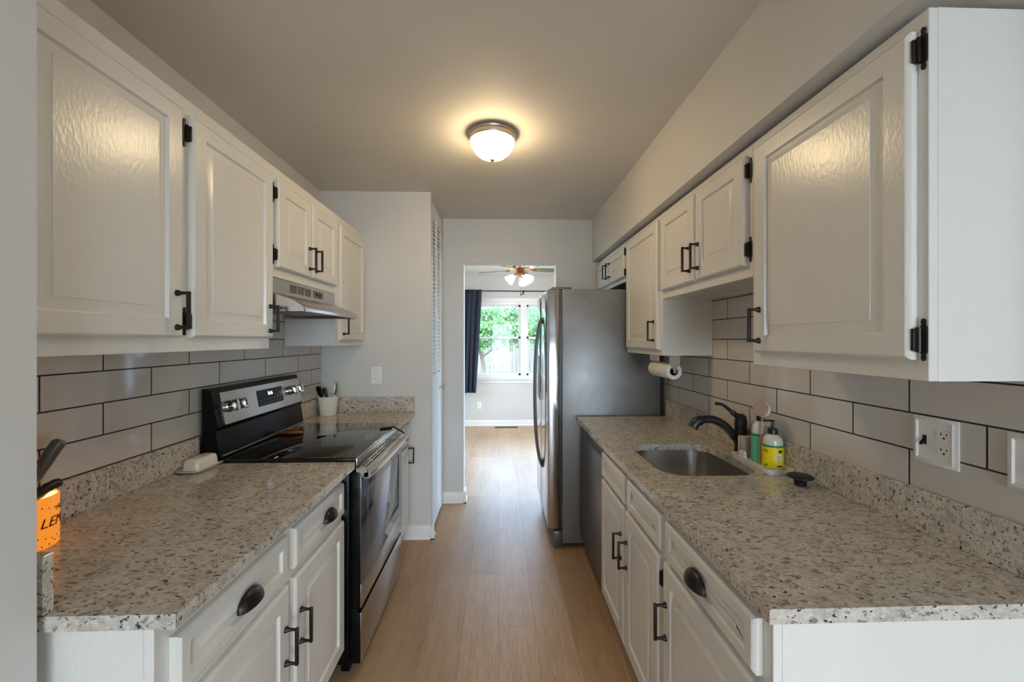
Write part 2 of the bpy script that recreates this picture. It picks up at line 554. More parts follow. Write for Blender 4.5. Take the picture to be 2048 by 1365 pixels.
# windows
def sash_window(name, label, axis, c, u0, u1, z0, z1, bays, sign, casing=True):
    # axis 'y': window in a wall of constant y=c, u is x ; axis 'x': wall of constant x=c, u is y ; sign = direction into the room
    r = bpy.data.objects.new(name, None); COL.objects.link(r)
    r.location = ((u0 + u1) / 2, c, z0) if axis == 'y' else (c, (u0 + u1) / 2, z0)
    r['kind'] = 'structure'; r['label'] = label; r['category'] = 'window'
    def bx(bm, ua, ub, da, db, za, zb, rr=0):
        if axis == 'y': box(bm, ua, ub, c - sign * da, c - sign * db, za, zb, rr)
        else: box(bm, c - sign * da, c - sign * db, ua, ub, za, zb, rr)
    bm = B()
    w = 0.045
    bx(bm, u0, u1, 0.01, 0.11, z0, z0 + w); bx(bm, u0, u1, 0.01, 0.11, z1 - w, z1)
    bx(bm, u0, u0 + w, 0.01, 0.11, z0, z1); bx(bm, u1 - w, u1, 0.01, 0.11, z0, z1)
    step = (u1 - u0) / bays
    for i in range(1, bays):
        bx(bm, u0 + i * step - 0.05, u0 + i * step + 0.05, 0.004, 0.11, z0, z1)
    obj('window_frame', bm, 'trim', r)
    zm = (z0 + z1) / 2 + 0.035
    for i in range(bays):
        a = u0 + i * step + (w if i == 0 else 0.05); b = u0 + (i + 1) * step - (w if i == bays - 1 else 0.05)
        for (za, zb, d) in ((z0 + w, zm + 0.02, 0.03), (zm - 0.02, z1 - w, 0.062)):
            bm = B(); s = 0.032
            bx(bm, a, b, d, d + 0.03, za, za + s); bx(bm, a, b, d, d + 0.03, zb - s, zb)
            bx(bm, a, a + s, d, d + 0.03, za, zb); bx(bm, b - s, b, d, d + 0.03, za, zb)
            sh = obj('sash', bm, 'trim', r)
            bm = B(); bx(bm, a + s, b - s, d + 0.013, d + 0.017, za + s, zb - s)
            obj('pane', bm, 'glass', sh)
        bm = B(); bx(bm, (a + b) / 2 - 0.03, (a + b) / 2 + 0.03, 0.012, 0.03, zm + 0.02, zm + 0.032); obj('sash_lock', bm, 'trim', r)
    if casing:
        bm = B(); k = 0.07
        bx(bm, u0 - k, u1 + k, -0.016, 0.0, z1, z1 + k, 0.004); bx(bm, u0 - k, u0, -0.016, 0, z0, z1, 0.004); bx(bm, u1, u1 + k, -0.016, 0, z0, z1, 0.004)
        obj('casing', bm, 'trim', r)
        bm = B(); bx(bm, u0 - k - 0.02, u1 + k + 0.02, -0.05, 0.01, z0 - 0.022, z0, 0.006); bx(bm, u0 - k, u1 + k, -0.014, 0.0, z0 - 0.085, z0 - 0.022, 0.003)
        obj('window_sill', bm, 'trim', r)
sash_window('window_1', 'white double sash window in the far room looking onto trees', 'y', 6.66, WX0, WX1, WZ0, WZ1, 2, -1)
sash_window('window_2', 'white sash window to the right behind the viewer', 'x', 3.2, -2.4, -1.3, 0.75, 2.05, 1, -1)

sash_window('window_3', 'white sash window in the left wall of the far room', 'x', -2.0, 4.3, 6.1, 0.7, 2.1, 2, 1)

def glass_door(name, label, axis, c, u0, u1, z1, sign):
    r = bpy.data.objects.new(name, None); COL.objects.link(r)
    r.location = ((u0 + u1) / 2, c, 0) if axis == 'y' else (c, (u0 + u1) / 2, 0)
    r['kind'] = 'structure'; r['label'] = label; r['category'] = 'door'
    def bx(bm, ua, ub, da, db, za, zb):
        if axis == 'y': box(bm, ua, ub, c - sign * da, c - sign * db, za, zb)
        else: box(bm, c - sign * da, c - sign * db, ua, ub, za, zb)
    um = (u0 + u1) / 2
    for (a, b, d) in ((u0, um + 0.03, 0.02), (um - 0.03, u1, 0.055)):
        bm = B(); s = 0.06
        bx(bm, a, b, d, d + 0.03, 0.01, 0.09); bx(bm, a, b, d, d + 0.03, z1 - s, z1)
        bx(bm, a, a + s, d, d + 0.03, 0.01, z1); bx(bm, b - s, b, d, d + 0.03, 0.01, z1)
        f = obj('door_frame', bm, 'trim', r)
        bm = B(); bx(bm, a + s, b - s, d + 0.013, d + 0.017, 0.09, z1 - s); obj('pane', bm, 'glass', f)
glass_door('door_2', 'white sliding glass door behind the viewer', 'y', -3.6, -0.35, 2.25, 2.15, 1)
glass_door('door_3', 'white sliding glass door on the right of the far room', 'x', 2.4, 3.9, 6.3, 2.1, -1)

# ------------------------------------------------------------------ cabinet parts
def panel(bm, s, xb, y0, y1, z0, z1, t=0.02, fr=0.055, groove=True):
    prof = [(0, 0), (0, t - 0.007), (0.003, t - 0.003), (0.008, t)]
    if groove:
        prof += [(fr, t), (fr + 0.004, t - 0.009), (fr + 0.007, t - 0.009), (fr + 0.032, t - 0.002), (fr + 0.033, t - 0.0005)]
    loft(bm, [[(xb + s * h, y0 + d, z0 + d), (xb + s * h, y1 - d, z0 + d), (xb + s * h, y1 - d, z1 - d), (xb + s * h, y0 + d, z1 - d)] for d, h in prof])

def handle(parent, s, xf, y, zc, ln=0.102):
    bm = B()
    for dz in (-ln / 2, ln / 2):
        lathe(bm, [(0.0095, 0), (0.0095, 0.003), (0.0075, 0.007), (0.0048, 0.016), (0.0042, 0.026), (0.0042, 0.034)], (xf, y, zc + dz), 'x', 14, s)
    box(bm, xf + s * 0.029, xf + s * 0.038, y - 0.0048, y + 0.0048, zc - ln / 2 - 0.005, zc + ln / 2 + 0.005, 0.0012)
    return obj('handle', bm, 'bronze', parent)

def cup_pull(parent, s, xf, y, zc, w=0.048, h=0.038, dp=0.026):
    bm = B()
    nu, nv = 22, 10
    for k in (1.0, 0.92):
        rows = []
        for j in range(nv + 1):
            ph = PI / 2 * j / nv
            rows.append([(xf + s * (0.0005 + dp * k * max(0, math.sin(PI * i / nu)) ** 0.8 * math.cos(ph)), y + w * k * math.cos(PI * i / nu),
                          zc - 0.012 + h * k * max(0, math.sin(PI * i / nu)) ** 0.8 * math.sin(ph)) for i in range(nu + 1)])
        loft(bm, rows, False, False, False)
    bmesh.ops.remove_doubles(bm, verts=list(bm.verts), dist=0.0003)
    return obj('cup_pull', bm, 'bronze', parent)

def hinge(parent, s, xfr, xf, yedge, d, zc):
    # yedge: door edge ; d: direction (+1/-1) from the door towards the frame
    bm = B()
    yc = yedge + d * 0.013
    pts = [(0, 0.044), (0.003, 0.042), (0.0042, 0.036), (0.0025, 0.031), (0.007, 0.026), (0.007, -0.026), (0.0025, -0.031), (0.0042, -0.036), (0.003, -0.042), (0, -0.044)]
    out = [(yc + a, zc + b) for a, b in pts] + [(yc - a, zc + b) for a, b in pts[::-1][1:-1]]
    loft(bm, [[(xfr, a, b) for a, b in out], [(xfr + s * 0.004, a, b) for a, b in out]])
    box(bm, xfr + s * 0.001, xf - s * 0.004, yedge + d * 0.0005, yedge + d * 0.0065, zc - 0.023, zc + 0.023, 0.001)
    tube(bm, [(xfr + s * 0.006, yedge + d * 0.007, zc - 0.026), (xfr + s * 0.006, yedge + d * 0.007, zc + 0.026)], 0.0045, 10)
    box(bm, xfr + s * 0.001, xfr + s * 0.005, yedge + d * 0.004, yc, zc - 0.02, zc + 0.02)
    return obj('hinge', bm, 'bronze', parent)

def carcass(bm, s, xw, xfr, y0, y1, z0, z1, open_top=False):
    # hollow cabinet box between the wall (xw) and the face-frame front (xfr)
    t = 0.014
    xi = xfr - s * 0.019
    box(bm, xw, xi, y0, y0 + t, z0, z1); box(bm, xw, xi, y1 - t, y1, z0, z1)
    box(bm, xw, xw + s * 0.008, y0 + t, y1 - t, z0, z1)
    box(bm, xw + s * 0.008, xi, y0 + t, y1 - t, z0 + 0.012, z0 + 0.012 + t)
    if not open_top:
        box(bm, xw + s * 0.008, xi, y0 + t, y1 - t, z1 - t, z1)
    box(bm, xi, xfr, y0, y1, z0, z1, 0.0012, 1)

def cabinet(name, label, s, xw, xfr, y0, y1, z0, z1, group, toe=None):
    r = thing(name, label, 'cabinet', ((xw + xfr) / 2, (y0 + y1) / 2, z0 if toe is None else 0), group)
    bm = B()
    carcass(bm, s, xw, xfr, y0, y1, z0, z1, toe is not None)
    if toe is not None:
        box(bm, xfr - s * 0.075, xfr - s * 0.06, y0 + 0.001, y1 - 0.001, 0, z0)
        box(bm, xw, xfr - s * 0.076, y0, y0 + 0.014, 0, z0); box(bm, xw, xfr - s * 0.076, y1 - 0.014, y1, 0, z0)
    obj('body', bm, 'white', r)
    return r

def door(r, s, xfr, y0, y1, z0, z1, hy=None, hz=None, hinge_edge=None, hzs=None, fr=0.055):
    bm = B()
    panel(bm, s, xfr + s * 0.0006, y0, y1, z0, z1, 0.02, fr)
    d = obj('door', bm, 'white', r, 25)
    xf = xfr + s * 0.0206
    if hy is not None: handle(d, s, xf, hy, hz)
    if hinge_edge:
        e = y0 if hinge_edge < 0 else y1
        for z in (hzs or (z0 + 0.06, z1 - 0.06)):
            hinge(d, s, xfr, xf, e, hinge_edge, z)
    return d

def drawer(r, s, xfr, y0, y1, z0, z1, pull=None, name='drawer'):
    bm = B()
    panel(bm, s, xfr + s * 0.0006, y0, y1, z0, z1, 0.02, 0.03)
    d = obj(name, bm, 'white', r, 25)
    if pull is not None: cup_pull(d, s, xfr + s * 0.0206, pull, (z0 + z1) / 2 - 0.004)
    return d

# --- left wall cabinets (front frame at x = -0.975)
LX, LW = -0.975, -1.266
UT, UB = 2.182, 1.393
gl, gr_ = 'wall cabinets over the stove side', 'wall cabinets over the sink side'
c = cabinet('wall_cabinet', 'tall two-door white wall cabinet nearest on the stove side, left of the hood', 1, LW, LX, 0.762, 1.7295, UB, UT, gl)
door(c, 1, LX, 0.80, 1.245, 1.437, 2.132, 1.218, 1.518)
door(c, 1, LX, 1.283, 1.728, 1.437, 2.132, 1.700, 1.518, -1, (1.487, 2.072))
c = cabinet('wall_cabinet', 'short two-door white wall cabinet directly above the range hood', 1, LW, LX, 1.7305, 2.4095, 1.703, UT, gl)
door(c, 1, LX, 1.768, 2.076, 1.745, 2.126, 2.048, 1.838, -1, (1.80, 2.066))
door(c, 1, LX, 2.086, 2.402, 1.745, 2.126, 2.118, 1.838)
c = cabinet('wall_cabinet', 'narrow single-door white wall cabinet between the hood and the closet wall', 1, LW, LX, 2.4105, 2.893, UB, UT, gl)
door(c, 1, LX, 2.452, 2.886, 1.426, 2.128, 2.486, 1.517)

# --- right wall cabinets (front frame at x = 0.875)
RX, RW = 0.875, 1.144
RT, RB = 2.108, 1.345
c = cabinet('wall_cabinet', 'large single-door white wall cabinet nearest on the sink side, above the light switch', -1, RW, RX, 0.786, 1.3495, RB, RT, gr_)
door(c, -1, RX, 0.808, 1.318, 1.388, 2.074, 1.288, 1.478, -1, (1.43, 2.03))
c = cabinet('wall_cabinet', 'short two-door white wall cabinet above the sink window-height gap', -1, RW, RX, 1.3505, 2.1095, 1.648, RT, gr_)
c['label'] = 'short raised two-door white wall cabinet above the sink'
door(c, -1, RX, 1.375, 1.722, 1.688, 2.076, 1.692, 1.79, -1, (1.745, 2.02))
door(c, -1, RX, 1.736, 2.10, 1.688, 2.076, 1.768, 1.79)
c = cabinet('wall_cabinet', 'tall narrow white wall cabinet beside the refrigerator with paper towels beneath', -1, RW, RX, 2.1105, 2.6995, RB, RT, gr_)
door(c, -1, RX, 2.142, 2.672, 1.376, 2.08, 2.185, 1.478)
c = cabinet('wall_cabinet', 'small two-door white wall cabinet above the refrigerator', -1, RW, RX, 2.7005, 3.522, 1.832, RT, gr_)
door(c, -1, RX, 2.726, 3.10, 1.862, 2.072, 3.062, 1.965, -1, (1.895, 2.035))
door(c, -1, RX, 3.11, 3.478, 1.862, 2.072, 3.15, 1.965)

# --- base cabinets
BLX = -0.663
gb = 'base cabinets'
c = cabinet('base_cabinet', 'white two-drawer two-door base cabinet nearest on the stove side', 1, -1.268, BLX, 0.79, 1.706, 0.11, 0.884, gb, True)
drawer(c, 1, BLX, 0.825, 1.243, 0.705, 0.832, 1.049)
drawer(c, 1, BLX, 1.287, 1.69, 0.705, 0.832, 1.535)
door(c, 1, BLX, 0.825, 1.252, 0.135, 0.676, 1.226, 0.505)
door(c, 1, BLX, 1.287, 1.69, 0.135, 0.676, 1.318, 0.505)
c = cabinet('base_cabinet', 'narrow white base cabinet between the stove and the closet wall', 1, -1.268, -0.655, 2.446, 2.893, 0.11, 0.884, gb, True)
drawer(c, 1, -0.655, 2.47, 2.872, 0.705, 0.842, 2.70)
door(c, 1, -0.655, 2.47, 2.872, 0.135, 0.676, 2.835, 0.615)
BRX = 0.538
c = cabinet('base_cabinet', 'white base cabinet under the sink with two false drawer fronts', -1, 1.136, BRX, 1.2605, 2.018, 0.11, 0.884, gb, True)
drawer(c, -1, BRX, 1.276, 1.612, 0.745, 0.862, None, 'false_drawer_front')
drawer(c, -1, BRX, 1.648, 2.006, 0.745, 0.862, None, 'false_drawer_front')
door(c, -1, BRX, 1.288, 1.634, 0.155, 0.727, 1.606, 0.555, -1, (0.655, 0.22))
door(c, -1, BRX, 1.652, 2.010, 0.155, 0.727, 1.682, 0.555)
c = cabinet('base_cabinet', 'white base cabinet with one wide drawer nearest on the sink side', -1, 1.136, BRX, 0.768, 1.2595, 0.11, 0.884, gb, True)
drawer(c, -1, BRX, 0.798, 1.238, 0.745, 0.862, 1.03)
door(c, -1, BRX, 0.798, 1.252, 0.155, 0.727, 1.225, 0.555)

# ------------------------------------------------------------------ countertops
CT = 0.914
def slab(outline, hole=None, z0=0.885, z1=CT, bev=0.003):
    bm = B()
    def ring(pts):
        vs = [bm.verts.new((x, y, z1)) for x, y in pts]
        return [bm.edges.new((vs[i], vs[(i + 1) % len(vs)])) for i in range(len(vs))]
    ed = ring(outline)
    if hole: ed += ring(hole)
    res = bmesh.ops.triangle_fill(bm, use_beauty=True, use_dissolve=False, edges=ed)
    fs = [g for g in res['geom'] if isinstance(g, bmesh.types.BMFace)]
    ex = bmesh.ops.extrude_face_region(bm, geom=fs)
    bmesh.ops.translate(bm, verts=[g for g in ex['geom'] if isinstance(g, bmesh.types.BMVert)], vec=(0, 0, z0 - z1))
    return bm

def rc(x, y, r, a0, n=5):
    return [(x + r * math.cos(a0 + PI / 2 * i / n), y + r * math.sin(a0 + PI / 2 * i / n)) for i in range(n + 1)]

r = thing('countertop', 'speckled granite countertop left of the stove with a butter dish on it', 'countertop', (-0.94, 1.24, 0.885), 'granite countertops')
obj('slab', slab([(-1.266, 0.772), (-0.608, 0.772), (-0.608, 1.708), (-1.266, 1.708)]), 'granite', r)
bm = B(); box(bm, -1.266, -1.246, 0.792, 1.708, CT, 1.022, 0.002, 1); box(bm, -1.266, -0.8475, 0.7725, 0.7915, CT, 1.026, 0.002, 1)
obj('backsplash', bm, 'granite', r)
r = thing('countertop', 'small granite countertop in the corner between stove and closet wall', 'countertop', (-0.94, 2.66, 0.885), 'granite countertops')
obj('slab', slab([(-1.266, 2.444), (-0.604, 2.444), (-0.604, 2.896), (-1.266, 2.896)]), 'granite', r)
bm = B(); box(bm, -1.266, -1.246, 2.444, 2.877, CT, 1.022, 0.002, 1); box(bm, -1.266, -0.606, 2.877, 2.896, CT, 1.022, 0.002, 1)
obj('backsplash', bm, 'granite', r)
hole = rrect(0.822, 1.72, 0.386, 0.46, 0.10, 8)
r = thing('countertop', 'long granite countertop with the sink cut-out on the right', 'countertop', (0.83, 1.7, 0.885), 'granite countertops')
obj('slab', slab([(0.517, 0.748), (1.145, 0.748), (1.145, 2.668), (0.517, 2.668)], hole), 'granite', r)
bm = B(); box(bm, 1.131, 1.1455, 0.748, 2.668, CT, 1.026, 0.002, 1)
obj('backsplash', bm, 'granite', r)

# sink
r = thing('sink', 'stainless steel undermount sink set in the right countertop', 'sink', (0.822, 1.72, 0.69))
bm = B()
loops = []
for (gw, z, rr) in ((0.05, 0.884, 0.11), (0.05, 0.8835, 0.11), (0.006, 0.8835, 0.10), (0.004, 0.86, 0.098), (-0.006, 0.74, 0.09), (-0.03, 0.712, 0.08), (-0.07, 0.703, 0.06), (-0.28, 0.70, 0.03)):
    loops.append([(x, y, z) for x, y in rrect(0.822, 1.72, 0.386 + gw, 0.46 + gw, rr, 8)])
loft(bm, loops, False, True)
obj('basin', bm, 'basin', r, 50)
bm = B(); lathe(bm, [(0.042, 0.0), (0.042, 0.003), (0.03, 0.0035), (0.026, 0.001), (0.004, 0.001)], (0.822, 1.76, 0.7005), 'z', 24); obj('drain', bm, 'chrome', r)

# ------------------------------------------------------------------ faucet and things by the sink
FX, FY = 1.099, 1.785
r = thing('faucet', 'matte black single-lever faucet behind the sink', 'faucet', (FX, FY, CT))
bm = B(); lathe(bm, [(0.031, 0), (0.031, 0.004), (0.027, 0.010), (0.0255, 0.06), (0.0255, 0.112), (0.0245, 0.114), (0.0245, 0.117), (0.0262, 0.119), (0.0262, 0.15), (0.022, 0.168), (0.012, 0.178), (0.001, 0.18)], (FX, FY, CT), 'z', 28)
obj('body', bm, 'blackmatte', r)
bm = B()
tube(bm, smooth_pts([(FX - 0.004, FY, CT + 0.05), (FX - 0.035, FY, CT + 0.085), (FX - 0.075, FY, CT + 0.125), (FX - 0.125, FY, CT + 0.152), (FX - 0.17, FY, CT + 0.154), (FX - 0.205, FY, CT + 0.142), (FX - 0.222, FY, CT + 0.118)], 5),
     [0.02] * 6 + [0.0185] * 8 + [0.018] * 8 + [0.0215] * 9, 16)
obj('spout', bm, 'blackmatte', r)
bm = B()
tube(bm, smooth_pts([(FX + 0.012, FY, CT + 0.158), (FX - 0.02, FY, CT + 0.172), (FX - 0.05, FY, CT + 0.196), (FX - 0.085, FY, CT + 0.221), (FX - 0.116, FY, CT + 0.226)], 5), [0.015] * 4 + [0.012] * 5 + [0.008] * 5 + [0.007] * 5 + [0.008] * 2, 12, sq=1.0)
obj('lever', bm, 'blackmatte', r)

# tray
TX0, TX1, TY0, TY1 = 1.024, 1.1295, 1.487, 1.742
TC = ((TX0 + TX1) / 2, (TY0 + TY1) / 2)
r = thing('soap_tray', 'white plastic tray beside the faucet holding soap and sponge', 'tray', (TC[0], TC[1], CT))
bm = B()
w, h = TX1 - TX0, TY1 - TY0
loft(bm, [[(x, y, z) for x, y in rrect(TC[0], TC[1], w + g, h + g, 0.014, 5)] for g, z in ((-0.012, CT), (-0.004, CT + 0.008), (0, CT + 0.02), (-0.006, CT + 0.02), (-0.010, CT + 0.010), (-0.02, CT + 0.006))])
obj('dish', bm, 'plastic', r)
bm = B()
out = [(y, z) for y, z in rrect(1.655, CT + 0.027, 0.042, 0.044, 0.012, 5)]
loft(bm, [[(TX0 + 0.001, y, z) for y, z in out], [(TX0 + 0.006, y, z) for y, z in out]])
obj('clip', bm, 'plastic', r)

def soap(label, x, y, z, rad, hgt, body, lab, band, front):
    r = thing('soap_bottle', label, 'bottle', (x, y, z), 'pump soap bottles by the faucet')
    bm = B()
    k = rad
    lathe(bm, [(k * 0.93, 0), (k, 0.004), (k, hgt * 0.70), (k * 0.99, hgt * 0.80), (k * 0.88, hgt * 0.90), (k * 0.62, hgt * 0.97), (k * 0.40, hgt), (k * 0.36, hgt + 0.002)], (x, y, z), 'z', 32)
    obj('body', bm, body, r)
    def wrap(r0, a0, a1, z0, z1, n=18):
        bm = B()
        loft(bm, [[(x + rr * math.cos(a), y + rr * math.sin(a), zz) for (rr, zz) in ((r0 - 0.0006, z0), (r0 + 0.0006, z0), (r0 + 0.0006, z1), (r0 - 0.0006, z1))] for a in [a0 + (a1 - a0) * i / n for i in range(n + 1)]])
        return bm
    va = math.atan2(-y, -x)           # towards the camera
    lb = obj('label', wrap(k + 0.0003, va - 2.4, va + 2.4, z + 0.004, z + hgt * 0.64, 40), lab, r)
    obj('label_band', wrap(k + 0.0004, va - 2.4, va + 2.4, z + hgt * 0.64, z + hgt * 0.70, 40), band, r)
    if front:
        obj('ingredient_panel', wrap(k + 0.0012, va + 0.32, va + 0.95, z + hgt * 0.26, z + hgt * 0.45), 'label', lb)
        bm = B()
        for i in range(6): merge(bm, wrap(k + 0.0022, va + 0.36, va + 0.86 - 0.1 * (i % 2), z + hgt * (0.28 + 0.026 * i), z + hgt * (0.286 + 0.026 * i), 8))
        merge(bm, wrap(k + 0.0016, va + 0.55, va + 0.95, z + hgt * 0.50, z + hgt * 0.575, 8))
        obj('small_print', bm, 'ink', lb)
        obj('barcode_panel', wrap(k + 0.0012, va + 0.32, va + 0.95, z + 0.008, z + hgt * 0.15), 'label', lb)
        bm = B()
        a = va + 0.40
        for i in range(11):
            ww = 0.018 + 0.012 * ((i * 7) % 3)
            merge(bm, wrap(k + 0.0022, a, a + ww, z + 0.012, z + hgt * 0.14, 1)); a += ww + 0.02
        obj('barcode', bm, 'ink', lb)
        for ch, dz in (("'S", 0.52), ('P', 0.11)):
            t = text_bm(ch, 0.022, 0.0004)
            for v in t.verts:
                u, w2, d = v.co
                aa = va - 0.72 - w2 / k * -1.0
                zz = z + hgt * dz + u * 1.0
                rr = k + 0.0014 + d
                v.co = Vector((x + rr * math.cos(aa), y + rr * math.sin(aa), zz))
            obj('lettering', t, 'ink', lb)
    bm = B()
    zt = z + hgt
    lathe(bm, [(k * 0.42, -0.002), (k * 0.46, 0.0), (k * 0.46, 0.018), (k * 0.40, 0.022), (k * 0.17, 0.023), (k * 0.15, 0.034), (k * 0.12, 0.036), (k * 0.12, 0.047), (k * 0.2, 0.048), (k * 0.2, 0.054), (k * 0.02, 0.056)], (x, y, zt), 'z', 20)
    tube(bm, [(x, y, zt + 0.051), (x - k * 0.6, y, zt + 0.053), (x - k * 1.05, y + 0.002, zt + 0.05)], [0.0042, 0.004, 0.0032], 8)
    obj('pump', bm, 'blackmatte', r)
soap('yellow labelled soap bottle with a black pump at the near end of the tray', 1.091, 1.561, CT + 0.0062, 0.036, 0.135, 'bottle', 'yellow', 'dkgreen', True)
soap('teal labelled soap bottle with a black pump standing behind the yellow one', 1.093, 1.637, CT + 0.0062, 0.034, 0.172, 'bottlepale', 'teal', 'dkgreen', False)

bm = B()
box(bm, -0.037, 0.037, -0.011, 0.002, 0, 0.09, 0.004)
r = thing('sponge', 'beige scrubbing sponge standing on edge in the tray', 'sponge', (1.084, 1.70, CT + 0.0068))
for v in bm.verts: v.co = Vector((1.084 + v.co.x, 1.70 + v.co.y - v.co.x * 0.22, CT + 0.0068 + v.co.z))
obj('scouring_face', bm, 'sponge', r)
bm = B(); box(bm, -0.037, 0.037, 0.0022, 0.016, 0, 0.09, 0.004)
for v in bm.verts: v.co = Vector((1.084 + v.co.x, 1.70 + v.co.y - v.co.x * 0.22, CT + 0.0068 + v.co.z))
obj('sponge_body', bm, 'spongeb', r)

# dish brush leaning up against the tiles, head up
r = thing('dish_brush', 'white-bristled round dish brush standing head up behind the soap bottles', 'brush', (1.066, 1.600, CT + 0.0062))
bm = B(); tube(bm, [(1.066, 1.600, CT + 0.0125), (1.068, 1.599, CT + 0.10), (1.076, 1.598, CT + 0.21)], [0.006, 0.0055, 0.0065], 10)
obj('handle', bm, 'beech', r)
hd = Vector((-0.92, -0.22, 0.32)).normalized()
def disc(c, ax, prof, n=24):
    bm = B(); ax = Vector(ax).normalized(); u = ax.orthogonal().normalized(); w = ax.cross(u)
    loft(bm, [[Vector(c) + ax * h + rr * (u * math.cos(2 * PI * i / n) + w * math.sin(2 * PI * i / n)) for i in range(n)] for rr, h in prof])
    return bm
obj('brush_head', disc((1.084, 1.598, CT + 0.226), hd, [(0.018, -0.006), (0.026, 0.0), (0.029, 0.008), (0.029, 0.014)]), 'plastic', r)
obj('bristles', disc((1.084, 1.598, CT + 0.226), hd, [(0.027, 0.0145), (0.031, 0.032), (0.029, 0.034)]), 'sponge', r)

# drain stopper
bm = B(); lathe(bm, [(0.017, 0.0), (0.019, 0.002), (0.019, 0.016), (0.022, 0.021), (0.036, 0.026), (0.041, 0.029), (0.041, 0.032), (0.036, 0.036), (0.02, 0.038), (0.001, 0.0385)], (1.068, 1.385, CT), 'z', 30)
tag(obj('drain_stopper', bm, 'blackmatte'), 'black rubber drain stopper resting on the counter near the soap tray', 'stopper')

# paper towels
r = thing('paper_towel_holder', 'metal paper towel holder screwed under the narrow wall cabinet', 'holder', (0.945, 2.24, 1.345))
bm = B()
for yy in (2.122, 2.402):
    loft(bm, [[(0.945 + sx * w, yy + dy, z) for sx, dy in ((-1, -0.002), (1, -0.002), (1, 0.002), (-1, 0.002))] for w, z in ((0.030, 1.3425), (0.028, 1.30), (0.016, 1.283), (0.008, 1.262), (0.008, 1.25))])
box(bm, 0.93, 0.965, 2.119, 2.405, 1.3405, 1.3445)
obj('bracket', bm, 'chrome', r)
bm = B(); tube(bm, [(0.945, 2.1255, 1.258), (0.945, 2.398, 1.258)], 0.006, 10); obj('bar', bm, 'chrome', r)
r = thing('paper_towel_roll', 'white paper towel roll hanging under the narrow wall cabinet', 'paper towel', (0.945, 2.26, 1.258))
bm = B()
yA, yB = 2.132, 2.392
loft(bm, [[(0.945 + rr * math.cos(a * PI / 18), y, 1.258 + rr * math.sin(a * PI / 18)) for a in range(36)] for rr, y in ((0.0225, yA), (0.043, yA), (0.0435, yA + 0.002), (0.0435, yB - 0.002), (0.043, yB), (0.0225, yB))], False, False)
obj('paper', bm, 'paper', r)
bm = B()
loft(bm, [[(0.945 + rr * math.cos(a * PI / 18), y, 1.258 + rr * math.sin(a * PI / 18)) for a in range(36)] for rr, y in ((0.0205, yA + 0.001), (0.0223, yA + 0.001), (0.0223, yB - 0.001), (0.0205, yB - 0.001))] , False, False)
obj('core', bm, 'card', r)
bm = B()
loft(bm, [[(0.9725, 2.15 + 0.0, 1.222), (0.9735, 2.15, 1.222), (0.9735, 2.19, 1.222), (0.9725, 2.19, 1.222)], [(0.974, 2.15, 1.19), (0.975, 2.15, 1.19), (0.975, 2.19, 1.19), (0.974, 2.19, 1.19)], [(0.972, 2.15, 1.165), (0.973, 2.15, 1.165), (0.973, 2.19, 1.165), (0.972, 2.19, 1.165)]])
bm.free()

# ------------------------------------------------------------------ wall plates
def duplex(r, P):
    for dz in (0.02, -0.02):
        bm_face, bm_slot = B(), B()
        pts = [(0.0165 * math.cos(a * PI / 12), max(-0.0125, min(0.0125, 0.0165 * math.sin(a * PI / 12)))) for a in range(24)]
        loft(bm_face, [[P(u, dz + w, 0.0055) for u, w in pts], [P(u * 0.97, dz + w * 0.97, 0.0075) for u, w in pts]])
        for (a, b, c, d) in ((-0.0075, -0.0055, 0.0, 0.008), (0.0055, 0.0075, 0.0005, 0.0075)):
            q = [P(u, dz + w, h) for h in (0.0074, 0.0079) for u, w in ((a, c), (b, c), (b, d), (a, d))]
            loft(bm_slot, [q[:4], q[4:]])
        pts = [(0.0028 * math.cos(a * PI / 6), -0.006 + 0.0028 * math.sin(a * PI / 6)) for a in range(12)]
        loft(bm_slot, [[P(u, dz + w, h) for u, w in pts] for h in (0.0074, 0.0079)])
        obj('slots', bm_slot, 'slot', obj('receptacle', bm_face, 'plastic', r))

def plate(bm, P, w, h, prof=((0, 0), (0, 0.002), (0.006, 0.0055), (0.008, 0.0055))):
    loft(bm, [[P(su * (w / 2 - d), sw * (h / 2 - d), t) for su, sw in ((-1, -1), (1, -1), (1, 1), (-1, 1))] for d, t in prof])

RIM = ((0, 0), (0, 0.004), (0.006, 0.0065), (0.009, 0.0095), (0.0115, 0.0095), (0.0145, 0.0055), (0.016, 0.0055))
def outlet(label, P, loc, w=0.072, h=0.118):
    r = thing('wall_outlet', label, 'outlet', loc)
    a = B()
    plate(a, P, w, h)
    obj('cover_plate', a, 'plastic', r); duplex(r, P)
    return r
outlet('white double outlet on the closet wall above the corner counter', lambda u, w, d: (-0.882 + u, 2.8995 - d, 1.172 + w), (-0.882, 2.8995, 1.11), 0.078, 0.128)
outlet('small white outlet low on the far wall below the curtain', lambda u, w, d: (-0.33 + u, 6.6595 - d, 0.34 + w), (-0.33, 6.6595, 0.28))

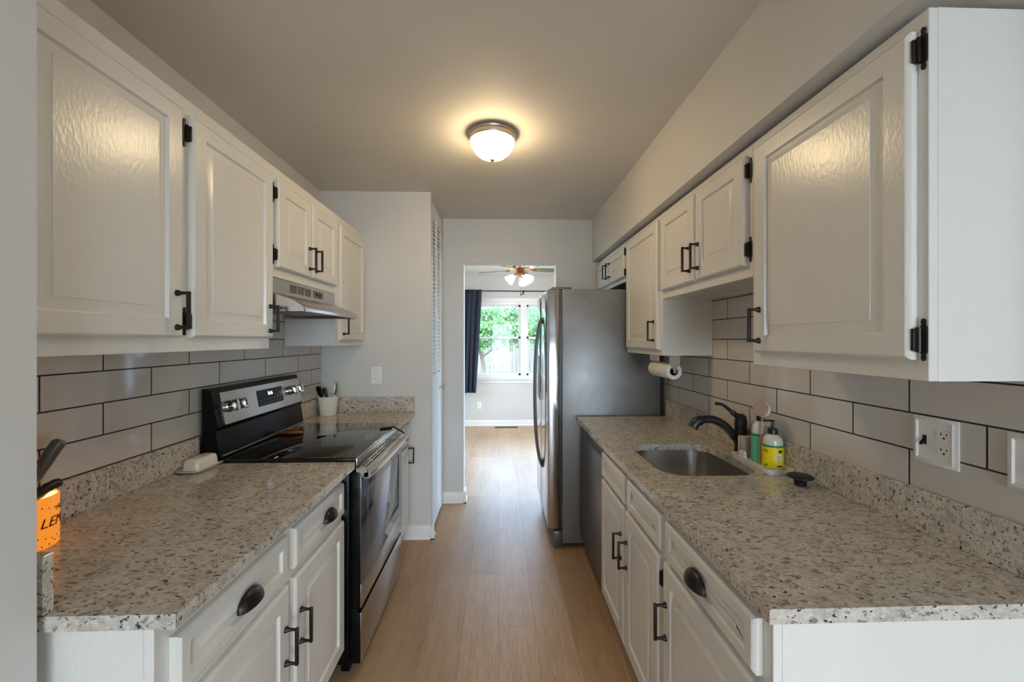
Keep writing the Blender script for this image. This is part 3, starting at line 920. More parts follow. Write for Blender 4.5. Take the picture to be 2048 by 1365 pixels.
P = lambda u, w, d: (1.1455 - d, 1.0115 - u, 1.163 + w)
r = thing('switch_plate', 'white wall plate with a toggle switch and double outlet above the right counter', 'switch', (1.145, 1.0115, 1.1))
a = B()
plate(a, P, 0.108, 0.124, RIM)
P2 = lambda u, w, d: P(u + 0.024, w, d)
obj('cover_plate', a, 'plastic', r); duplex(r, P2)
bm = B(); q = [P(-0.024 + u, w, h) for h in (0.0052, 0.0062) for u, w in ((-0.005, -0.012), (0.005, -0.012), (0.005, 0.012), (-0.005, 0.012))]
loft(bm, [q[:4], q[4:]])
q1 = [P(-0.024 + u, w, 0.0062) for u, w in ((-0.004, -0.006), (0.004, -0.006), (0.004, 0.003), (-0.004, 0.003))]
q2 = [P(-0.024 + u, w, 0.017) for u, w in ((-0.0035, -0.013), (0.0035, -0.013), (0.0035, -0.008), (-0.0035, -0.008))]
loft(bm, [q1, q2]); obj('toggle', bm, 'bronze', r)
for w in (0.03, -0.03):
    bm = B()
    lathe(bm, [(0.003, 0.005), (0.003, 0.0062), (0.001, 0.0064)], P(-0.024, w, 0), 'x', 10, -1)
    obj('screw', bm, 'plastic', r)
P = lambda u, w, d: (1.1455 - d, 0.804 - u, 1.161 + w)
r = thing('switch_plate', 'white wall plate cut by the right edge above the counter', 'switch', (1.145, 0.804, 1.1))
a, b = B(), B()
plate(a, P, 0.116, 0.124, RIM)
plate(b, lambda u, w, d: P(u + 0.0, w, 0.0052 + d * 0.7), 0.034, 0.068)
obj('cover_plate', a, 'plastic', r); obj('rocker', b, 'plastic', r)

# ------------------------------------------------------------------ range
RY0, RY1 = 1.716, 2.436
RF = -0.587                       # front plane of oven door
r = thing('range', 'black and stainless electric range with a glass cooktop', 'stove', (-0.92, 2.07, 0))
bm = B()
box(bm, -1.24, -0.635, RY0, RY1, 0.05, 0.905, 0.004)
for yy in (RY0 + 0.03, RY1 - 0.07):
    for xx in (-1.2, -0.68): box(bm, xx, xx + 0.035, yy, yy + 0.035, 0.0, 0.05)
obj('body', bm, 'black', r)
bm = B(); box(bm, -1.215, -0.606, RY0 - 0.002, RY1 + 0.002, 0.906, 0.929, 0.005, 3); ck = obj('cooktop', bm, 'glassblack', r)
bm = B(); box(bm, -0.6095, -0.6015, RY0 + 0.002, RY1 - 0.002, 0.893, 0.927, 0.003); obj('front_trim', bm, 'steel', r)
bm = B(); box(bm, -0.634, -0.607, RY0 + 0.004, RY1 - 0.004, 0.878, 0.9055); obj('vent_gap', bm, 'black', r)
# oven door
bm = B(); box(bm, -0.632, RF, RY0 + 0.003, RY1 - 0.003, 0.287, 0.868, 0.004); od = obj('oven_door', bm, 'black', r)
bm = B(); box(bm, RF - 0.003, RF + 0.0012, RY0 + 0.004, RY1 - 0.004, 0.289, 0.3878, 0.001); obj('lower_band', bm, 'steel', od)
bm = B(); box(bm, RF - 0.003, RF + 0.0015, RY0 + 0.004, RY1 - 0.004, 0.388, 0.845, 0.001); ow = obj('oven_glass', bm, 'ovenglass', od)
bm = B(); out = rrect(2.085, 0.61, 0.56, 0.31, 0.02, 4); inn = rrect(2.085, 0.61, 0.552, 0.302, 0.018, 4)
loft(bm, [[(RF + 0.0014, y, z) for y, z in out], [(RF + 0.0022, y, z) for y, z in out], [(RF + 0.0022, y, z) for y, z in inn], [(RF + 0.0014, y, z) for y, z in inn]], False, False)
obj('window_outline', bm, mat('window_print', (90, 92, 96), 0.3), ow)
bm = B(); lathe(bm, [(0.0165, 0), (0.0165, 0.002), (0.013, 0.003), (0.011, 0.002), (0.001, 0.0028)], (RF, 2.075, 0.336), 'x', 24); obj('badge', bm, 'chrome', od)
# door top with slots, handle
bm = B()
loft(bm, [[(-0.606, y, 0.8685), (-0.606, y, 0.884), (-0.562, y, 0.873), (-0.556, y, 0.868), (-0.575, y, 0.862)] for y in (RY0 + 0.003, RY1 - 0.003)])
dt = obj('door_top', bm, 'steel', od)
bm = B()
for k in range(6):
    ya = RY0 + 0.04 + k * 0.105
    for (xa, za) in ((-0.592, 0.8805), (-0.578, 0.877)):
        box(bm, xa - 0.0028, xa + 0.0028, ya, ya + 0.085, za - 0.003, za + 0.0012)
obj('vent_slot', bm, 'slot', dt)
bm = B()
pts = []
N = 26
for i in range(N + 1):
    t = i / N
    y = RY0 + 0.004 + t * (RY1 - RY0 - 0.008)
    b = 1 - (2 * t - 1) ** 4
    pts.append((-0.558 + 0.018 * b, y, 0.856 + 0.004 * b))
loops = []
for (x, y, z) in pts:
    loops.append([(x - 0.016, y, z - 0.016), (x + 0.006, y, z - 0.016), (x + 0.014, y, z - 0.004), (x + 0.012, y, z + 0.010), (x, y, z + 0.017), (x - 0.016, y, z + 0.014)])
loft(bm, loops)
for yy in (RY0 + 0.004, RY1 - 0.03):
    box(bm, RF - 0.001, -0.556, yy, yy + 0.026, 0.846, 0.874)
obj('handle', bm, 'steel', od, 50)
bm = B(); box(bm, -0.632, RF, RY0 + 0.003, RY1 - 0.003, 0.052, 0.268, 0.004); sd = obj('storage_drawer', bm, 'black', r)
bm = B(); box(bm, RF - 0.003, RF + 0.0012, RY0 + 0.004, RY1 - 0.004, 0.056, 0.2665, 0.001); obj('drawer_front', bm, 'steel', sd)
bm = B(); box(bm, -0.634, RF - 0.012, RY0 + 0.003, RY1 - 0.003, 0.268, 0.287); obj('drawer_gap', bm, 'black', r)
bm = B()
tube(bm, [(-0.665, 2.262, 0.9325), (-0.60, 2.30, 0.9335), (-0.565, 2.325, 0.905), (-0.552, 2.34, 0.889)], 0.005, 8)
obj('door_lock_strap', bm, 'blackmatte', r)
# backguard
def bgpoly(y, k=0):
    return [(-1.244, y, 0.93), (-1.172, y, 0.93), (-1.172, y, 0.95), (-1.187, y, 1.045), (-1.178, y, 1.06), (-1.205, y, 1.205), (-1.214, y, 1.222), (-1.244, y, 1.222)]
bm = B(); loft(bm, [bgpoly(RY0), bgpoly(RY1)]); bg_ = obj('backguard', bm, 'black', r)
bm = B()
tube(bm, [(-1.170, RY0 + 0.01, 0.937), (-1.170, RY1 - 0.01, 0.937)], 0.007, 8)
obj('trim_strip', bm, 'steeldark', bg_)
n = Vector((0.145, 0, 0.027)).normalized()
A0 = Vector((-1.178, 0, 1.06)); UPV = (Vector((-1.205, 0, 1.205)) - A0); LU = UPV.length; UPV.normalize()
def CP(y, v, d):
    p = A0 + UPV * v + n * d
    return (p.x, y, p.z)
def cpbox(bm, ya, yb, va, vb, d0, d1, rr=0.0):
    if rr:
        out = rrect((ya + yb) / 2, (va + vb) / 2, yb - ya, vb - va, rr, 4)
    else:
        out = [(ya, va), (yb, va), (yb, vb), (ya, vb)]
    loft(bm, [[CP(a, b, d) for a, b in out] for d in (d0, d1)])
bm = B(); cpbox(bm, RY0 + 0.042, RY1 - 0.006, 0.004, LU - 0.004, -0.001, 0.004, 0.004); cpn = obj('control_panel', bm, 'steel', bg_)
bm = B(); cpbox(bm, 2.01, 2.235, 0.038, 0.118, 0.0035, 0.0055, 0.006); dsp = obj('display_panel', bm, 'black', bg_)
t = text_bm('5:16', 0.024, 0.0003)
for v in t.verts: v.co = Vector(CP(2.12 + v.co.x * 1.0, 0.094 + v.co.y, 0.0062 + v.co.z))
obj('clock_digits', t, 'display', dsp)
bm = B()
for i in range(7):
    for j in range(2):
        ya = 2.03 + i * 0.028
        cpbox(bm, ya, ya + 0.012, 0.05 + j * 0.016, 0.052 + j * 0.016, 0.0056, 0.0059)
obj('button_print', bm, mat('button_print', (120, 118, 114), 0.5), dsp)
def knob(y, v):
    bm = B()
    ax = n; u = Vector((0, 1, 0)); w = UPV
    c0 = Vector(CP(y, v, 0.004))
    loft(bm, [[c0 + ax * h + rr * (u * math.cos(2 * PI * i / 24) + w * math.sin(2 * PI * i / 24)) for i in range(24)] for rr, h in ((0.026, 0), (0.026, 0.007), (0.0225, 0.011), (0.021, 0.028), (0.018, 0.031), (0.001, 0.031))])
    q = [(a, b) for a, b in rrect(0, 0, 0.016, 0.048, 0.005, 3)]
    loft(bm, [[c0 + ax * h + u * a * 1.0 + w * b for a, b in q] for h in (0.024, 0.042, 0.044)])
    obj('knob', bm, 'chrome', bg_)
for y in (1.80, 1.868): knob(y, 0.078)
for y in (2.315, 2.378): knob(y, 0.082)

# range hood
HY0, HY1 = 1.734, 2.404
r = thing('range_hood', 'stainless under-cabinet range hood above the stove', 'range hood', (-1.05, 2.07, 1.55))
bm = B()
prof = [(-1.262, 1.702), (-0.978, 1.702), (-0.9765, 1.636), (-0.872, 1.598), (-0.838, 1.578), (-0.828, 1.566), (-0.828, 1.553), (-0.845, 1.553), (-0.852, 1.572), (-1.262, 1.572)]
def hood_sec(y, k):
    return [(x if x < -0.98 else -0.98 + (x + 0.98) * k, y, z) for x, z in prof]
loft(bm, [hood_sec(HY0, 0.98), hood_sec(HY0 + 0.004, 1.0), hood_sec(HY1 - 0.05, 1.0), hood_sec(HY1 - 0.015, 0.96), hood_sec(HY1, 0.8)])
hb = obj('canopy', bm, 'steel', r, 25)
for yy in (HY0 + 0.0005, HY1 - 0.0125):
    bm = B(); box(bm, -1.262, -0.85, yy, yy + 0.012, 1.553, 1.5725)
    obj('side_skirt', bm, 'steel', hb)
bm = B(); box(bm, -1.15, -0.90, 1.90, 2.30, 1.566, 1.5715); obj('filter', bm, 'mesh', r)
bm = B(); box(bm, -0.965, -0.865, 1.78, 1.895, 1.559, 1.5715, 0.004); obj('lamp_lens', bm, 'lens', r)
bm = B()
for k in range(3):
    for j in range(6):
        ya = 1.905 + k * 0.072
        box(bm, -0.979, -0.9763, ya, ya + 0.062, 1.652 + j * 0.0066, 1.6556 + j * 0.0066)
obj('vent_slot', bm, 'slot', r)
bm = B(); box(bm, -0.979, -0.9755, 2.14, 2.255, 1.652, 1.69, 0.001); sw = obj('switch_panel', bm, 'greyhandle', r)
for yy in (2.16, 2.205):
    bm = B(); box(bm, -0.976, -0.972, yy, yy + 0.022, 1.663, 1.679, 0.001)
    obj('switch_button', bm, 'black', sw)

# ------------------------------------------------------------------ refrigerator
FY0, FY1 = 2.722, 3.512
FXF, FXB = 0.335, 1.112
r = thing('refrigerator', 'stainless side-by-side refrigerator at the end of the right counter', 'refrigerator', (0.75, 3.1, 0))
bm = B(); box(bm, 0.432, FXB, FY0, FY1, 0.035, 1.777, 0.006); obj('body', bm, 'steelside', r)
bm = B(); box(bm, 0.405, 0.4325, FY0 + 0.008, FY1 - 0.008, 0.09, 1.765); obj('door_gasket', bm, 'blackmatte', r)
YM = 3.145
for (ya, yb, nm) in ((FY0, YM - 0.004, 'near'), (YM + 0.004, FY1, 'far')):
    bm = B(); box(bm, FXF, 0.412, ya, yb, 0.135, 1.778, 0.007, 3)
    d = obj('door', bm, 'steelv', r)
    ye = YM - 0.035 if nm == 'near' else YM + 0.035
    bm = B()
    pts = smooth_pts([(FXF + 0.004, ye, 1.60), (FXF - 0.02, ye, 1.53), (FXF - 0.045, ye, 1.33), (FXF - 0.053, ye, 1.02), (FXF - 0.045, ye, 0.71), (FXF - 0.02, ye, 0.51), (FXF + 0.004, ye, 0.44)], 6)
    tube(bm, pts, 0.0105, 12)
    obj('handle', bm, 'steeldark', d)
    if nm == 'far':
        bm = B(); box(bm, FXF - 0.003, FXF + 0.006, 3.235, 3.435, 0.94, 1.30, 0.002); dp = obj('dispenser', bm, 'steeldark', d)
        bm = B(); box(bm, FXF - 0.004, FXF - 0.0025, 3.255, 3.415, 0.955, 1.15); obj('dispenser_recess', bm, 'black', dp)
for yy in (FY0 + 0.02, FY1 - 0.09):
    bm = B(); box(bm, 0.36, 0.50, yy, yy + 0.07, 1.7785, 1.793, 0.004); obj('hinge_cover', bm, 'greyhandle', r)
bm = B(); box(bm, 0.42, 0.455, FY0 + 0.01, FY1 - 0.01, 0.02, 0.13); obj('toe_grille', bm, 'blackmatte', r)
for yy in (FY0 + 0.004, FY1 - 0.05):
    bm = B(); box(bm, 0.375, 0.431, yy, yy + 0.04, 0.0, 0.118, 0.006); obj('leveling_foot', bm, 'greyhandle', r)
for yy in (FY0 + 0.03, FY1 - 0.08):
    bm = B(); box(bm, 1.0, 1.05, yy, yy + 0.04, 0.0, 0.034); obj('leveling_foot', bm, 'greyhandle', r)

# dishwasher
r = thing('dishwasher', 'dark stainless dishwasher between the sink cabinet and the refrigerator', 'dishwasher', (0.84, 2.34, 0))
bm = B(); box(bm, 0.565, 1.10, 2.024, 2.660, 0.11, 0.875); box(bm, 0.605, 1.05, 2.03, 2.655, 0.0, 0.11); obj('body', bm, 'blackmatte', r)
bm = B()
prof = [(0.564, 0.115), (0.546, 0.118), (0.546, 0.765), (0.553, 0.777), (0.558, 0.795), (0.549, 0.808), (0.546, 0.818), (0.546, 0.872), (0.549, 0.876), (0.564, 0.876)]
loft(bm, [[(x, y, z) for x, z in prof] for y in (2.026, 2.658)])
d = obj('door', bm, 'steeldark', r)
bm = B(); lathe(bm, [(0.003, 0), (0.003, 0.001), (0.001, 0.0012)], (0.546, 2.52, 0.85), 'x', 10, -1); obj('indicator', bm, 'chrome', d)

# ------------------------------------------------------------------ things on the left counters
# lemon crock with utensils
CX, CY = -1.174, 1.027
r = thing('utensil_crock', 'orange crock with added glow lettered LEMON at the left counter corner', 'crock', (CX, CY, CT))
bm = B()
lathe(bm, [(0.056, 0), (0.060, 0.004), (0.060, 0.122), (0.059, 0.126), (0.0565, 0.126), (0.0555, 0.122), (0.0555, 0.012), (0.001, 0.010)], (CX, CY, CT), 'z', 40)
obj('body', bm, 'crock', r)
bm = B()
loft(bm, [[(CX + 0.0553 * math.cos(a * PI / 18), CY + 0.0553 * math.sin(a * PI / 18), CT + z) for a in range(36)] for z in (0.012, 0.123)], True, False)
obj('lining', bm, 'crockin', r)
va = math.atan2(-CY, -CX) + 1.33
def wrap_text(s, size, zc, ang, shear, nm, m):
    t = text_bm(s, size, 0.0004, shear)
    for v in t.verts:
        a = ang + v.co.x / 0.06
        rr = 0.0606 + v.co.z
        v.co = Vector((CX + rr * math.cos(a), CY + rr * math.sin(a), CT + zc + v.co.y))
    obj(nm, t, m, r)
wrap_text('LEMON', 0.033, 0.062, va, 0.3, 'lettering', 'redink')
wrap_text('THE', 0.014, 0.092, va - 0.15, 0.1, 'small_lettering', 'redink')
bm = B()
for i in range(26):
    a = va + (i % 9 - 4.5) * 0.24 + (0.12 if (i // 9) % 2 else 0)
    zz = (0.012, 0.026, 0.10)[i // 9] + 0.004 * math.sin(i * 5)
    u = Vector((-math.sin(a), math.cos(a), 0)); o_ = Vector((math.cos(a), math.sin(a), 0))
    c0 = Vector((CX, CY, CT + zz))
    loft(bm, [[c0 + o_ * rr + u * 0.0014 * math.cos(k * PI / 4) + Vector((0, 0, 0.0018 * math.sin(k * PI / 4))) for k in range(8)] for rr in (0.0595, 0.0606)])
obj('dots', bm, 'redink', r)

def utensil(name, label, pts, rr, m, grp='utensils in the lemon crock', extra=None):
    bm = B()
    tube(bm, smooth_pts(pts, 5), rr, 14)
    o = obj(name, bm, m)
    tag(o, label, 'utensil', grp)
    return o
def radii(k, a, b, c):
    return [a + (b - a) * min(1, i / (k * 0.5)) if i < k * 0.8 else b + (c - b) * (i - k * 0.8) / (k * 0.2) for i in range(k)]
utensil('serving_spoon', 'long grey utensil handle leaning highest out of the lemon crock', [(CX - 0.02, CY + 0.0, CT + 0.03), (CX - 0.008, CY + 0.016, CT + 0.13), (CX + 0.012, CY + 0.034, CT + 0.20), (CX + 0.026, CY + 0.05, CT + 0.242), (CX + 0.031, CY + 0.056, CT + 0.254)], radii(21, 0.005, 0.015, 0.008), 'greyhandle')
utensil('ladle', 'shorter grey utensil handle beside the wall end in the lemon crock', [(CX + 0.01, CY - 0.03, CT + 0.03), (CX + 0.012, CY - 0.022, CT + 0.13), (CX + 0.022, CY - 0.01, CT + 0.19), (CX + 0.028, CY - 0.002, CT + 0.212)], radii(16, 0.005, 0.012, 0.008), 'greyhandle')
bm = B()
tube(bm, smooth_pts([(CX + 0.024, CY - 0.028, CT + 0.06), (CX + 0.027, CY - 0.03, CT + 0.105), (CX + 0.033, CY - 0.012, CT + 0.125), (CX + 0.036, CY + 0.02, CT + 0.143), (CX + 0.036, CY + 0.045, CT + 0.147)], 5), [0.006 + 0.0055 * min(1, i / 10) + (0.0013 if (i % 3 == 0) else 0) for i in range(20)] + [0.011], 14)
tag(obj('tongs', bm, 'blackmatte'), 'black ribbed utensil handle lying across the rim of the lemon crock', 'utensil', 'utensils in the lemon crock')

# butter dish
r = thing('butter_dish', 'white covered butter dish on the counter just left of the stove', 'butter dish', (-1.206, 1.643, CT))
BCX, BCY = -1.196, 1.645
bm = B()
loft(bm, [[(x, y, CT + z) for x, y in rrect(BCX, BCY, w, h, rr, 6)] for w, h, rr, z in ((0.062, 0.118, 0.02, 0.0), (0.066, 0.122, 0.02, 0.002), (0.096, 0.166, 0.03, 0.008), (0.096, 0.166, 0.03, 0.0105), (0.066, 0.122, 0.02, 0.005), (0.05, 0.1, 0.015, 0.004))])
obj('dish', bm, 'ceramic', r)
bm = B()
loft(bm, [[(x, y, CT + z) for x, y in rrect(BCX, BCY, w, h, rr, 6)] for w, h, rr, z in ((0.064, 0.120, 0.014, 0.0058), (0.062, 0.118, 0.014, 0.03), (0.058, 0.113, 0.014, 0.042), (0.05, 0.104, 0.013, 0.048), (0.03, 0.08, 0.01, 0.050))])
obj('lid', bm, 'ceramic', r, 60)

# spoon on cooktop
r = thing('wooden_scoop', 'small brown wooden scoop lying on the black cooktop', 'spoon', (-1.12, 2.16, 0.9296))
bm = B()
prof = [(-1.205, 0.006, 0.004), (-1.19, 0.011, 0.006), (-1.165, 0.009, 0.006), (-1.15, 0.013, 0.008), (-1.13, 0.026, 0.011), (-1.10, 0.034, 0.013), (-1.075, 0.03, 0.012), (-1.055, 0.016, 0.008), (-1.049, 0.004, 0.003)]
loft(bm, [[(x, 2.16 + 0.12 * (x + 1.12) + wd * math.cos(a * PI / 8), 0.9298 + ht + ht * math.sin(a * PI / 8)) for a in range(16)] for x, wd, ht in prof])
obj('body', bm, mat('dark_scoop_wood', (112, 66, 34), 0.4), r)
bm = B()
loft(bm, [[(-1.092 + k * 0.034 * math.cos(a * PI / 12), 2.163 + k * 0.026 * math.sin(a * PI / 12), 0.9555 - 0.003 * (1 - k) + 0.0004) for a in range(24)] for k in (1.0, 0.7, 0.3)])
obj('bowl', bm, 'wood', r)

# white cup with kitchen tools
KX, KY = -1.172, 2.785
r = thing('tool_cup', 'white cup of kitchen tools in the corner beyond the stove', 'cup', (KX, KY, CT))
bm = B(); lathe(bm, [(0.050, 0), (0.052, 0.002), (0.066, 0.126), (0.067, 0.13), (0.0645, 0.13), (0.063, 0.124), (0.05, 0.008), (0.001, 0.006)], (KX, KY, CT), 'z', 36)
obj('body', bm, 'ceramic', r)
def tool(name, label, parts, loc):
    r = thing(name, label, 'utensil', loc, 'tools in the white cup')
    for nm, pts, rr, m, sq in parts:
        bm = B(); tube(bm, pts, rr, 12, (0, 1, 0), sq); obj(nm, bm, m, r)
tool('spatula', 'black handled tool leaning left out of the white cup', [('handle', [(KX - 0.012, KY - 0.01, CT + 0.02), (KX - 0.036, KY - 0.012, CT + 0.12)], [0.006, 0.007], 'blackmatte', 1),
     ('blade', [(KX - 0.036, KY - 0.012, CT + 0.121), (KX - 0.045, KY - 0.014, CT + 0.15), (KX - 0.06, KY - 0.016, CT + 0.185), (KX - 0.07, KY - 0.017, CT + 0.195)], [0.01, 0.022, 0.018, 0.008], 'black', 0.35)], (KX - 0.01, KY - 0.01, CT + 0.02))
tool('whisk', 'second black tool leaning in the middle of the white cup', [('handle', [(KX - 0.005, KY + 0.015, CT + 0.02), (KX - 0.018, KY + 0.012, CT + 0.13), (KX - 0.03, KY + 0.01, CT + 0.175), (KX - 0.034, KY + 0.01, CT + 0.185)], [0.006, 0.010, 0.012, 0.006], 'blackmatte', 1)], (KX, KY + 0.015, CT + 0.02))
tool('vegetable_brush', 'green and white handled brush standing at the right of the white cup', [('handle', [(KX + 0.03, KY - 0.005, CT + 0.02), (KX + 0.047, KY - 0.008, CT + 0.14)], [0.006, 0.006], 'plastic', 1),
     ('grip', [(KX + 0.048, KY - 0.008, CT + 0.141), (KX + 0.051, KY - 0.008, CT + 0.165), (KX + 0.054, KY - 0.009, CT + 0.205), (KX + 0.056, KY - 0.009, CT + 0.222)], [0.007, 0.012, 0.010, 0.003], 'green', 0.7),
     ('inlay', [(KX + 0.045, KY - 0.0165, CT + 0.15), (KX + 0.049, KY - 0.0165, CT + 0.19), (KX + 0.052, KY - 0.016, CT + 0.218)], [0.004, 0.008, 0.003], 'plastic', 0.6)], (KX + 0.03, KY - 0.005, CT + 0.02))

# ------------------------------------------------------------------ ceiling light
LXc, LYc = -0.034, 2.07
r = thing('ceiling_light', 'round flush ceiling light with a glowing bowl and nickel rim', 'ceiling light', (LXc, LYc, CEIL))
bm = B(); lathe(bm, [(0.112, 0), (0.121, 0.002), (0.125, 0.010), (0.122, 0.018), (0.118, 0.022), (0.119, 0.036), (0.116, 0.042), (0.108, 0.042), (0.100, 0.03)], (LXc, LYc, CEIL - 0.0005), 'z', 56, -1); obj('rim', bm, 'nickel', r)
bm = B(); lathe(bm, [(0.1135, 0.0425), (0.112, 0.05), (0.104, 0.072), (0.09, 0.094), (0.068, 0.113), (0.04, 0.125), (0.014, 0.129), (0.001, 0.1295)], (LXc, LYc, CEIL), 'z', 56, -1); obj('glass_bowl', bm, 'dome', r, 60)
bm = B(); lathe(bm, [(0.012, 0.1285), (0.0135, 0.132), (0.012, 0.138), (0.006, 0.143), (0.001, 0.145)], (LXc, LYc, CEIL), 'z', 20, -1); obj('finial', bm, 'nickel', r)

# ------------------------------------------------------------------ next room: fan, curtain, register
FNX, FNY = 0.285, 5.3
r = thing('ceiling_fan', 'bronze ceiling fan with lit glass shades in the far room', 'ceiling fan', (FNX, FNY, CEIL))
bm = B(); lathe(bm, [(0.07, 0), (0.085, 0.01), (0.10, 0.04), (0.105, 0.055), (0.105, 0.10), (0.09, 0.115), (0.055, 0.12), (0.055, 0.17), (0.065, 0.18), (0.065, 0.2), (0.03, 0.22), (0.012, 0.225), (0.012, 0.24), (0.001, 0.243)], (FNX, FNY, CEIL - 0.0005), 'z', 36, -1); obj('motor_housing', bm, 'brass', r)
for k in range(5):
    a = math.radians(152 + 72 * k)
    ca, sa = math.cos(a), math.sin(a)
    def W(u, v, z): return (FNX + u * ca - v * sa, FNY + u * sa + v * ca, z)
    zc = CEIL - 0.135
    bm = B()
    q = [(0.17, 0.03), (0.2, 0.055), (0.55, 0.065), (0.61, 0.055), (0.63, 0.0), (0.61, -0.055), (0.55, -0.065), (0.2, -0.055), (0.17, -0.03)]
    loft(bm, [[W(u, v, zc - v * 0.2 + d) for u, v in q] for d in (0, 0.006)])
    bl = obj('blade', bm, 'blade', r)
    bm = B()
    tube(bm, [W(0.095, 0, zc + 0.03), W(0.13, 0.012, zc + 0.012), W(0.16, 0, zc - 0.003), W(0.22, 0, zc - 0.004)], [0.011, 0.012, 0.014, 0.01], 8); obj('blade_iron', bm, 'brass', bl)
for k in range(3):
    a = math.radians(192 + 120 * k)
    ca, sa = math.cos(a), math.sin(a)
    base = Vector((FNX + 0.055 * ca, FNY + 0.055 * sa, CEIL - 0.195))
    ax = Vector((ca * 0.75, sa * 0.75, -0.66)).normalized()
    obj('light_shade', disc(base + ax * 0.045, ax, [(0.022, 0), (0.03, 0.012), (0.048, 0.045), (0.058, 0.08), (0.066, 0.10), (0.064, 0.1), (0.05, 0.075), (0.02, 0.03)]), 'shade', r)
    bm = B(); tube(bm, [base, base + ax * 0.046], [0.012, 0.02], 12); obj('shade_arm', bm, 'brass', r)
bm = B(); tube(bm, [(FNX + 0.008, FNY, CEIL - 0.24), (FNX + 0.008, FNY, CEIL - 0.45)], 0.0015, 6)
lathe(bm, [(0.001, 0), (0.011, 0.008), (0.011, 0.02), (0.001, 0.028)], (FNX + 0.008, FNY, CEIL - 0.45), 'z', 12, -1); obj('pull_chain', bm, 'blackmatte', r)

r = thing('curtain_rod', 'thin black curtain rod across the top of the far window', 'curtain rod', (0.4, 6.57, 2.225))
bm = B(); tube(bm, [(-0.95, 6.575, 2.232), (1.75, 6.575, 2.228)], 0.009, 10); obj('rod', bm, 'blackmatte', r)
for xx in (-0.93, 0.405, 1.73):
    bm = B(); box(bm, xx - 0.006, xx + 0.006, 6.57, 6.6595, 2.208, 2.2205, 0.002); box(bm, xx - 0.012, xx + 0.012, 6.652, 6.6595, 2.185, 2.24, 0.002); box(bm, xx - 0.006, xx + 0.006, 6.565, 6.588, 2.2125, 2.248, 0.002); obj('bracket', bm, 'blackmatte', r)

bm = B()
NU, NV = 90, 16
rows = []
for j in range(NV + 1):
    t = j / NV
    z = 2.246 - t * 1.68
    xr = -0.282 - 0.095 * t ** 1.2
    xl = -0.90 + 0.02 * t
    row = []
    for i in range(NU + 1):
        s = i / NU
        x = xl + (xr - xl) * s
        amp = 0.018 + 0.012 * t
        y = 6.522 + amp * math.sin(s * 2 * PI * 7.0 + 0.6 * math.sin(3 * t)) + 0.008 * math.sin(s * 31 + t * 2)
        row.append((x, y - 0.02 * (0.2 + t) * 0, z))
    rows.append(row)
loft(bm, rows, False, False, False)
r_ = thing('curtain', 'dark navy curtain panel hanging at the left of the far window', 'curtain', (-0.58, 6.577, 0.566))
co = obj('cloth', bm, 'navy', r_, 80)
sm = co.modifiers.new('thickness', 'SOLIDIFY'); sm.thickness = 0.0025

r = thing('floor_register', 'brown metal floor vent register below the far window', 'floor vent', (0.12, 6.52, 0))
bm = B(); box(bm, -0.07, 0.31, 6.46, 6.57, 0.0, 0.006, 0.002); fr = obj('frame', bm, 'register', r)
bm = B()
for i in range(24): box(bm, -0.05 + i * 0.0147, -0.042 + i * 0.0147, 6.475, 6.555, 0.0055, 0.0068)
obj('grille_slot', bm, 'slot', fr)

# ------------------------------------------------------------------ outdoors
bm = B(); box(bm, -16, 16, 6.9, 34, -0.5, -0.4); struct('ground_far', bm, 'lawn', 'lawn beyond the far window', 'ground')
bm = B(); box(bm, -16, 16, -22, -3.8, -0.5, -0.4); box(bm, 3.4, 16, -3.8, 6.9, -0.5, -0.4); box(bm, -16, -2.2, -3.8, 6.9, -0.5, -0.4); struct('ground_near', bm, 'patio', 'pale concrete patio around the house', 'ground')
def fence(name, label, y, xa, xb, za, zb):
    r = thing(name, label, 'fence', ((xa + xb) / 2, y, -0.4))
    bm = B()
    x = xa
    while x < xb:
        t = (x - xa) / (xb - xa)
        zt = za + (zb - za) * t + random.uniform(-0.02, 0.02)
        box(bm, x, x + 0.13, y, y + 0.02, -0.38, zt)
        x += 0.145
    obj('boards', bm, 'fence', r)
    for z in (-0.1, 0.5):
        bm = B(); box(bm, xa, xb, y + 0.021, y + 0.06, z, z + 0.08); obj('rail', bm, 'fence', r)
fence('fence', 'pale weathered board fence beyond the far window', 13.0, -4.5, 7.0, 0.95, 1.25)
fence('fence', 'second board fence further back under the trees', 19.0, -9, 12, 1.6, 1.9)

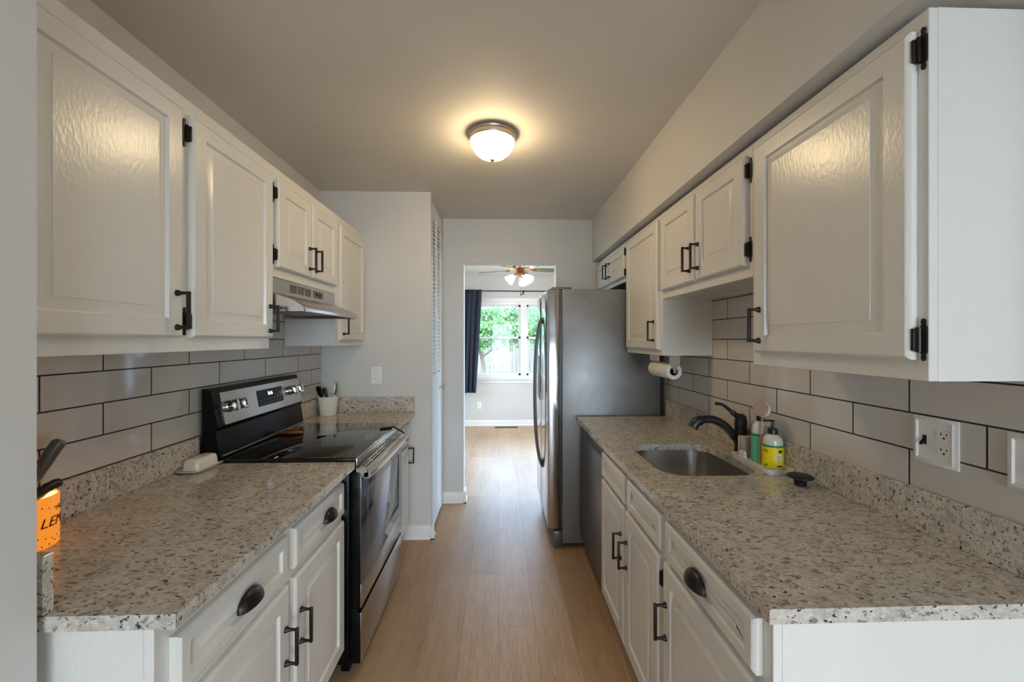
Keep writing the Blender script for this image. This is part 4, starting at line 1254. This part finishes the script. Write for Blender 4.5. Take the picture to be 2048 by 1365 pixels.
def tree(label, x, y, h, cr, m, grp, n=1500, zc=None, sq=1.0, ls=0.16):
    r = thing('tree', label, 'tree', (x, y, -0.4), grp)
    bm = B()
    tube(bm, smooth_pts([(x, y, -0.4), (x + 0.1, y, h * 0.3), (x - 0.1, y + 0.1, h * 0.65), (x, y, h * 0.9)], 3), [0.07 - 0.005 * i for i in range(10)], 8)
    for k in range(5):
        a = k * 1.3
        tube(bm, [(x, y, h * (0.4 + 0.08 * k)), (x + cr * 0.35 * math.cos(a), y + cr * 0.35 * math.sin(a), h * (0.5 + 0.08 * k)), (x + cr * 0.75 * math.cos(a), y + cr * 0.75 * math.sin(a), h * (0.55 + 0.09 * k))], [0.03, 0.02, 0.008], 6)
    obj('trunk', bm, 'bark', r)
    bm = B()
    zc = zc if zc is not None else h * 0.68
    blobs = []
    for _ in range(26):
        v = Vector((random.gauss(0, 1), random.gauss(0, 1), random.gauss(0, 1))).normalized() * random.uniform(0.4, 1.0)
        blobs.append(Vector((x + v.x * cr, y + v.y * cr, zc + v.z * cr * sq)))
    for _ in range(n):
        c = random.choice(blobs) + Vector((random.gauss(0, 1), random.gauss(0, 1), random.gauss(0, 0.8))) * cr * 0.17
        u = Vector((random.gauss(0, 1), random.gauss(0, 1), random.gauss(0, 1))).normalized()
        w = u.orthogonal().normalized()
        s = ls * random.uniform(0.6, 1.3)
        q = [c - u * s * 0.55, c + w * s * 0.26, c + u * s * 0.55, c - w * s * 0.26]
        bm.faces.new([bm.verts.new(p) for p in q])
    obj('foliage', bm, m, r)
gt = 'trees beyond the far window'
tree('leafy bright green shrub filling the left of the far window', -0.5, 10.6, 2.3, 0.85, 'leafA', gt, 2600, 1.75, 0.75, 0.12)
tree('leafy green shrub behind the middle post of the far window', 1.35, 11.4, 2.5, 0.75, 'leafB', gt, 2200, 1.85, 0.85, 0.12)
tree('bushy tree behind the board fence seen between the two shrubs', 0.4, 16.0, 3.2, 1.25, 'leafB', gt, 2600, 2.15, 0.7, 0.17)
tree('bushy tree at the right behind the board fence', 3.4, 15.6, 3.4, 1.3, 'leafA', gt, 2200, 2.2, 0.7, 0.17)
tree('bushy tree at the left behind the board fence', -2.6, 15.8, 3.3, 1.3, 'leafA', gt, 2200, 2.2, 0.7, 0.17)
tree('young leafy tree outside the glass door behind the viewer', 6.0, -10.0, 4.5, 1.7, 'leafA', 'trees behind the viewer', 1200, 2.6, 1.0, 0.2)
tree('leafy tree at the far left outside the glass door behind the viewer', -3.6, -10.0, 5.0, 1.8, 'leafB', 'trees behind the viewer', 1200, 2.6, 1.0, 0.2)
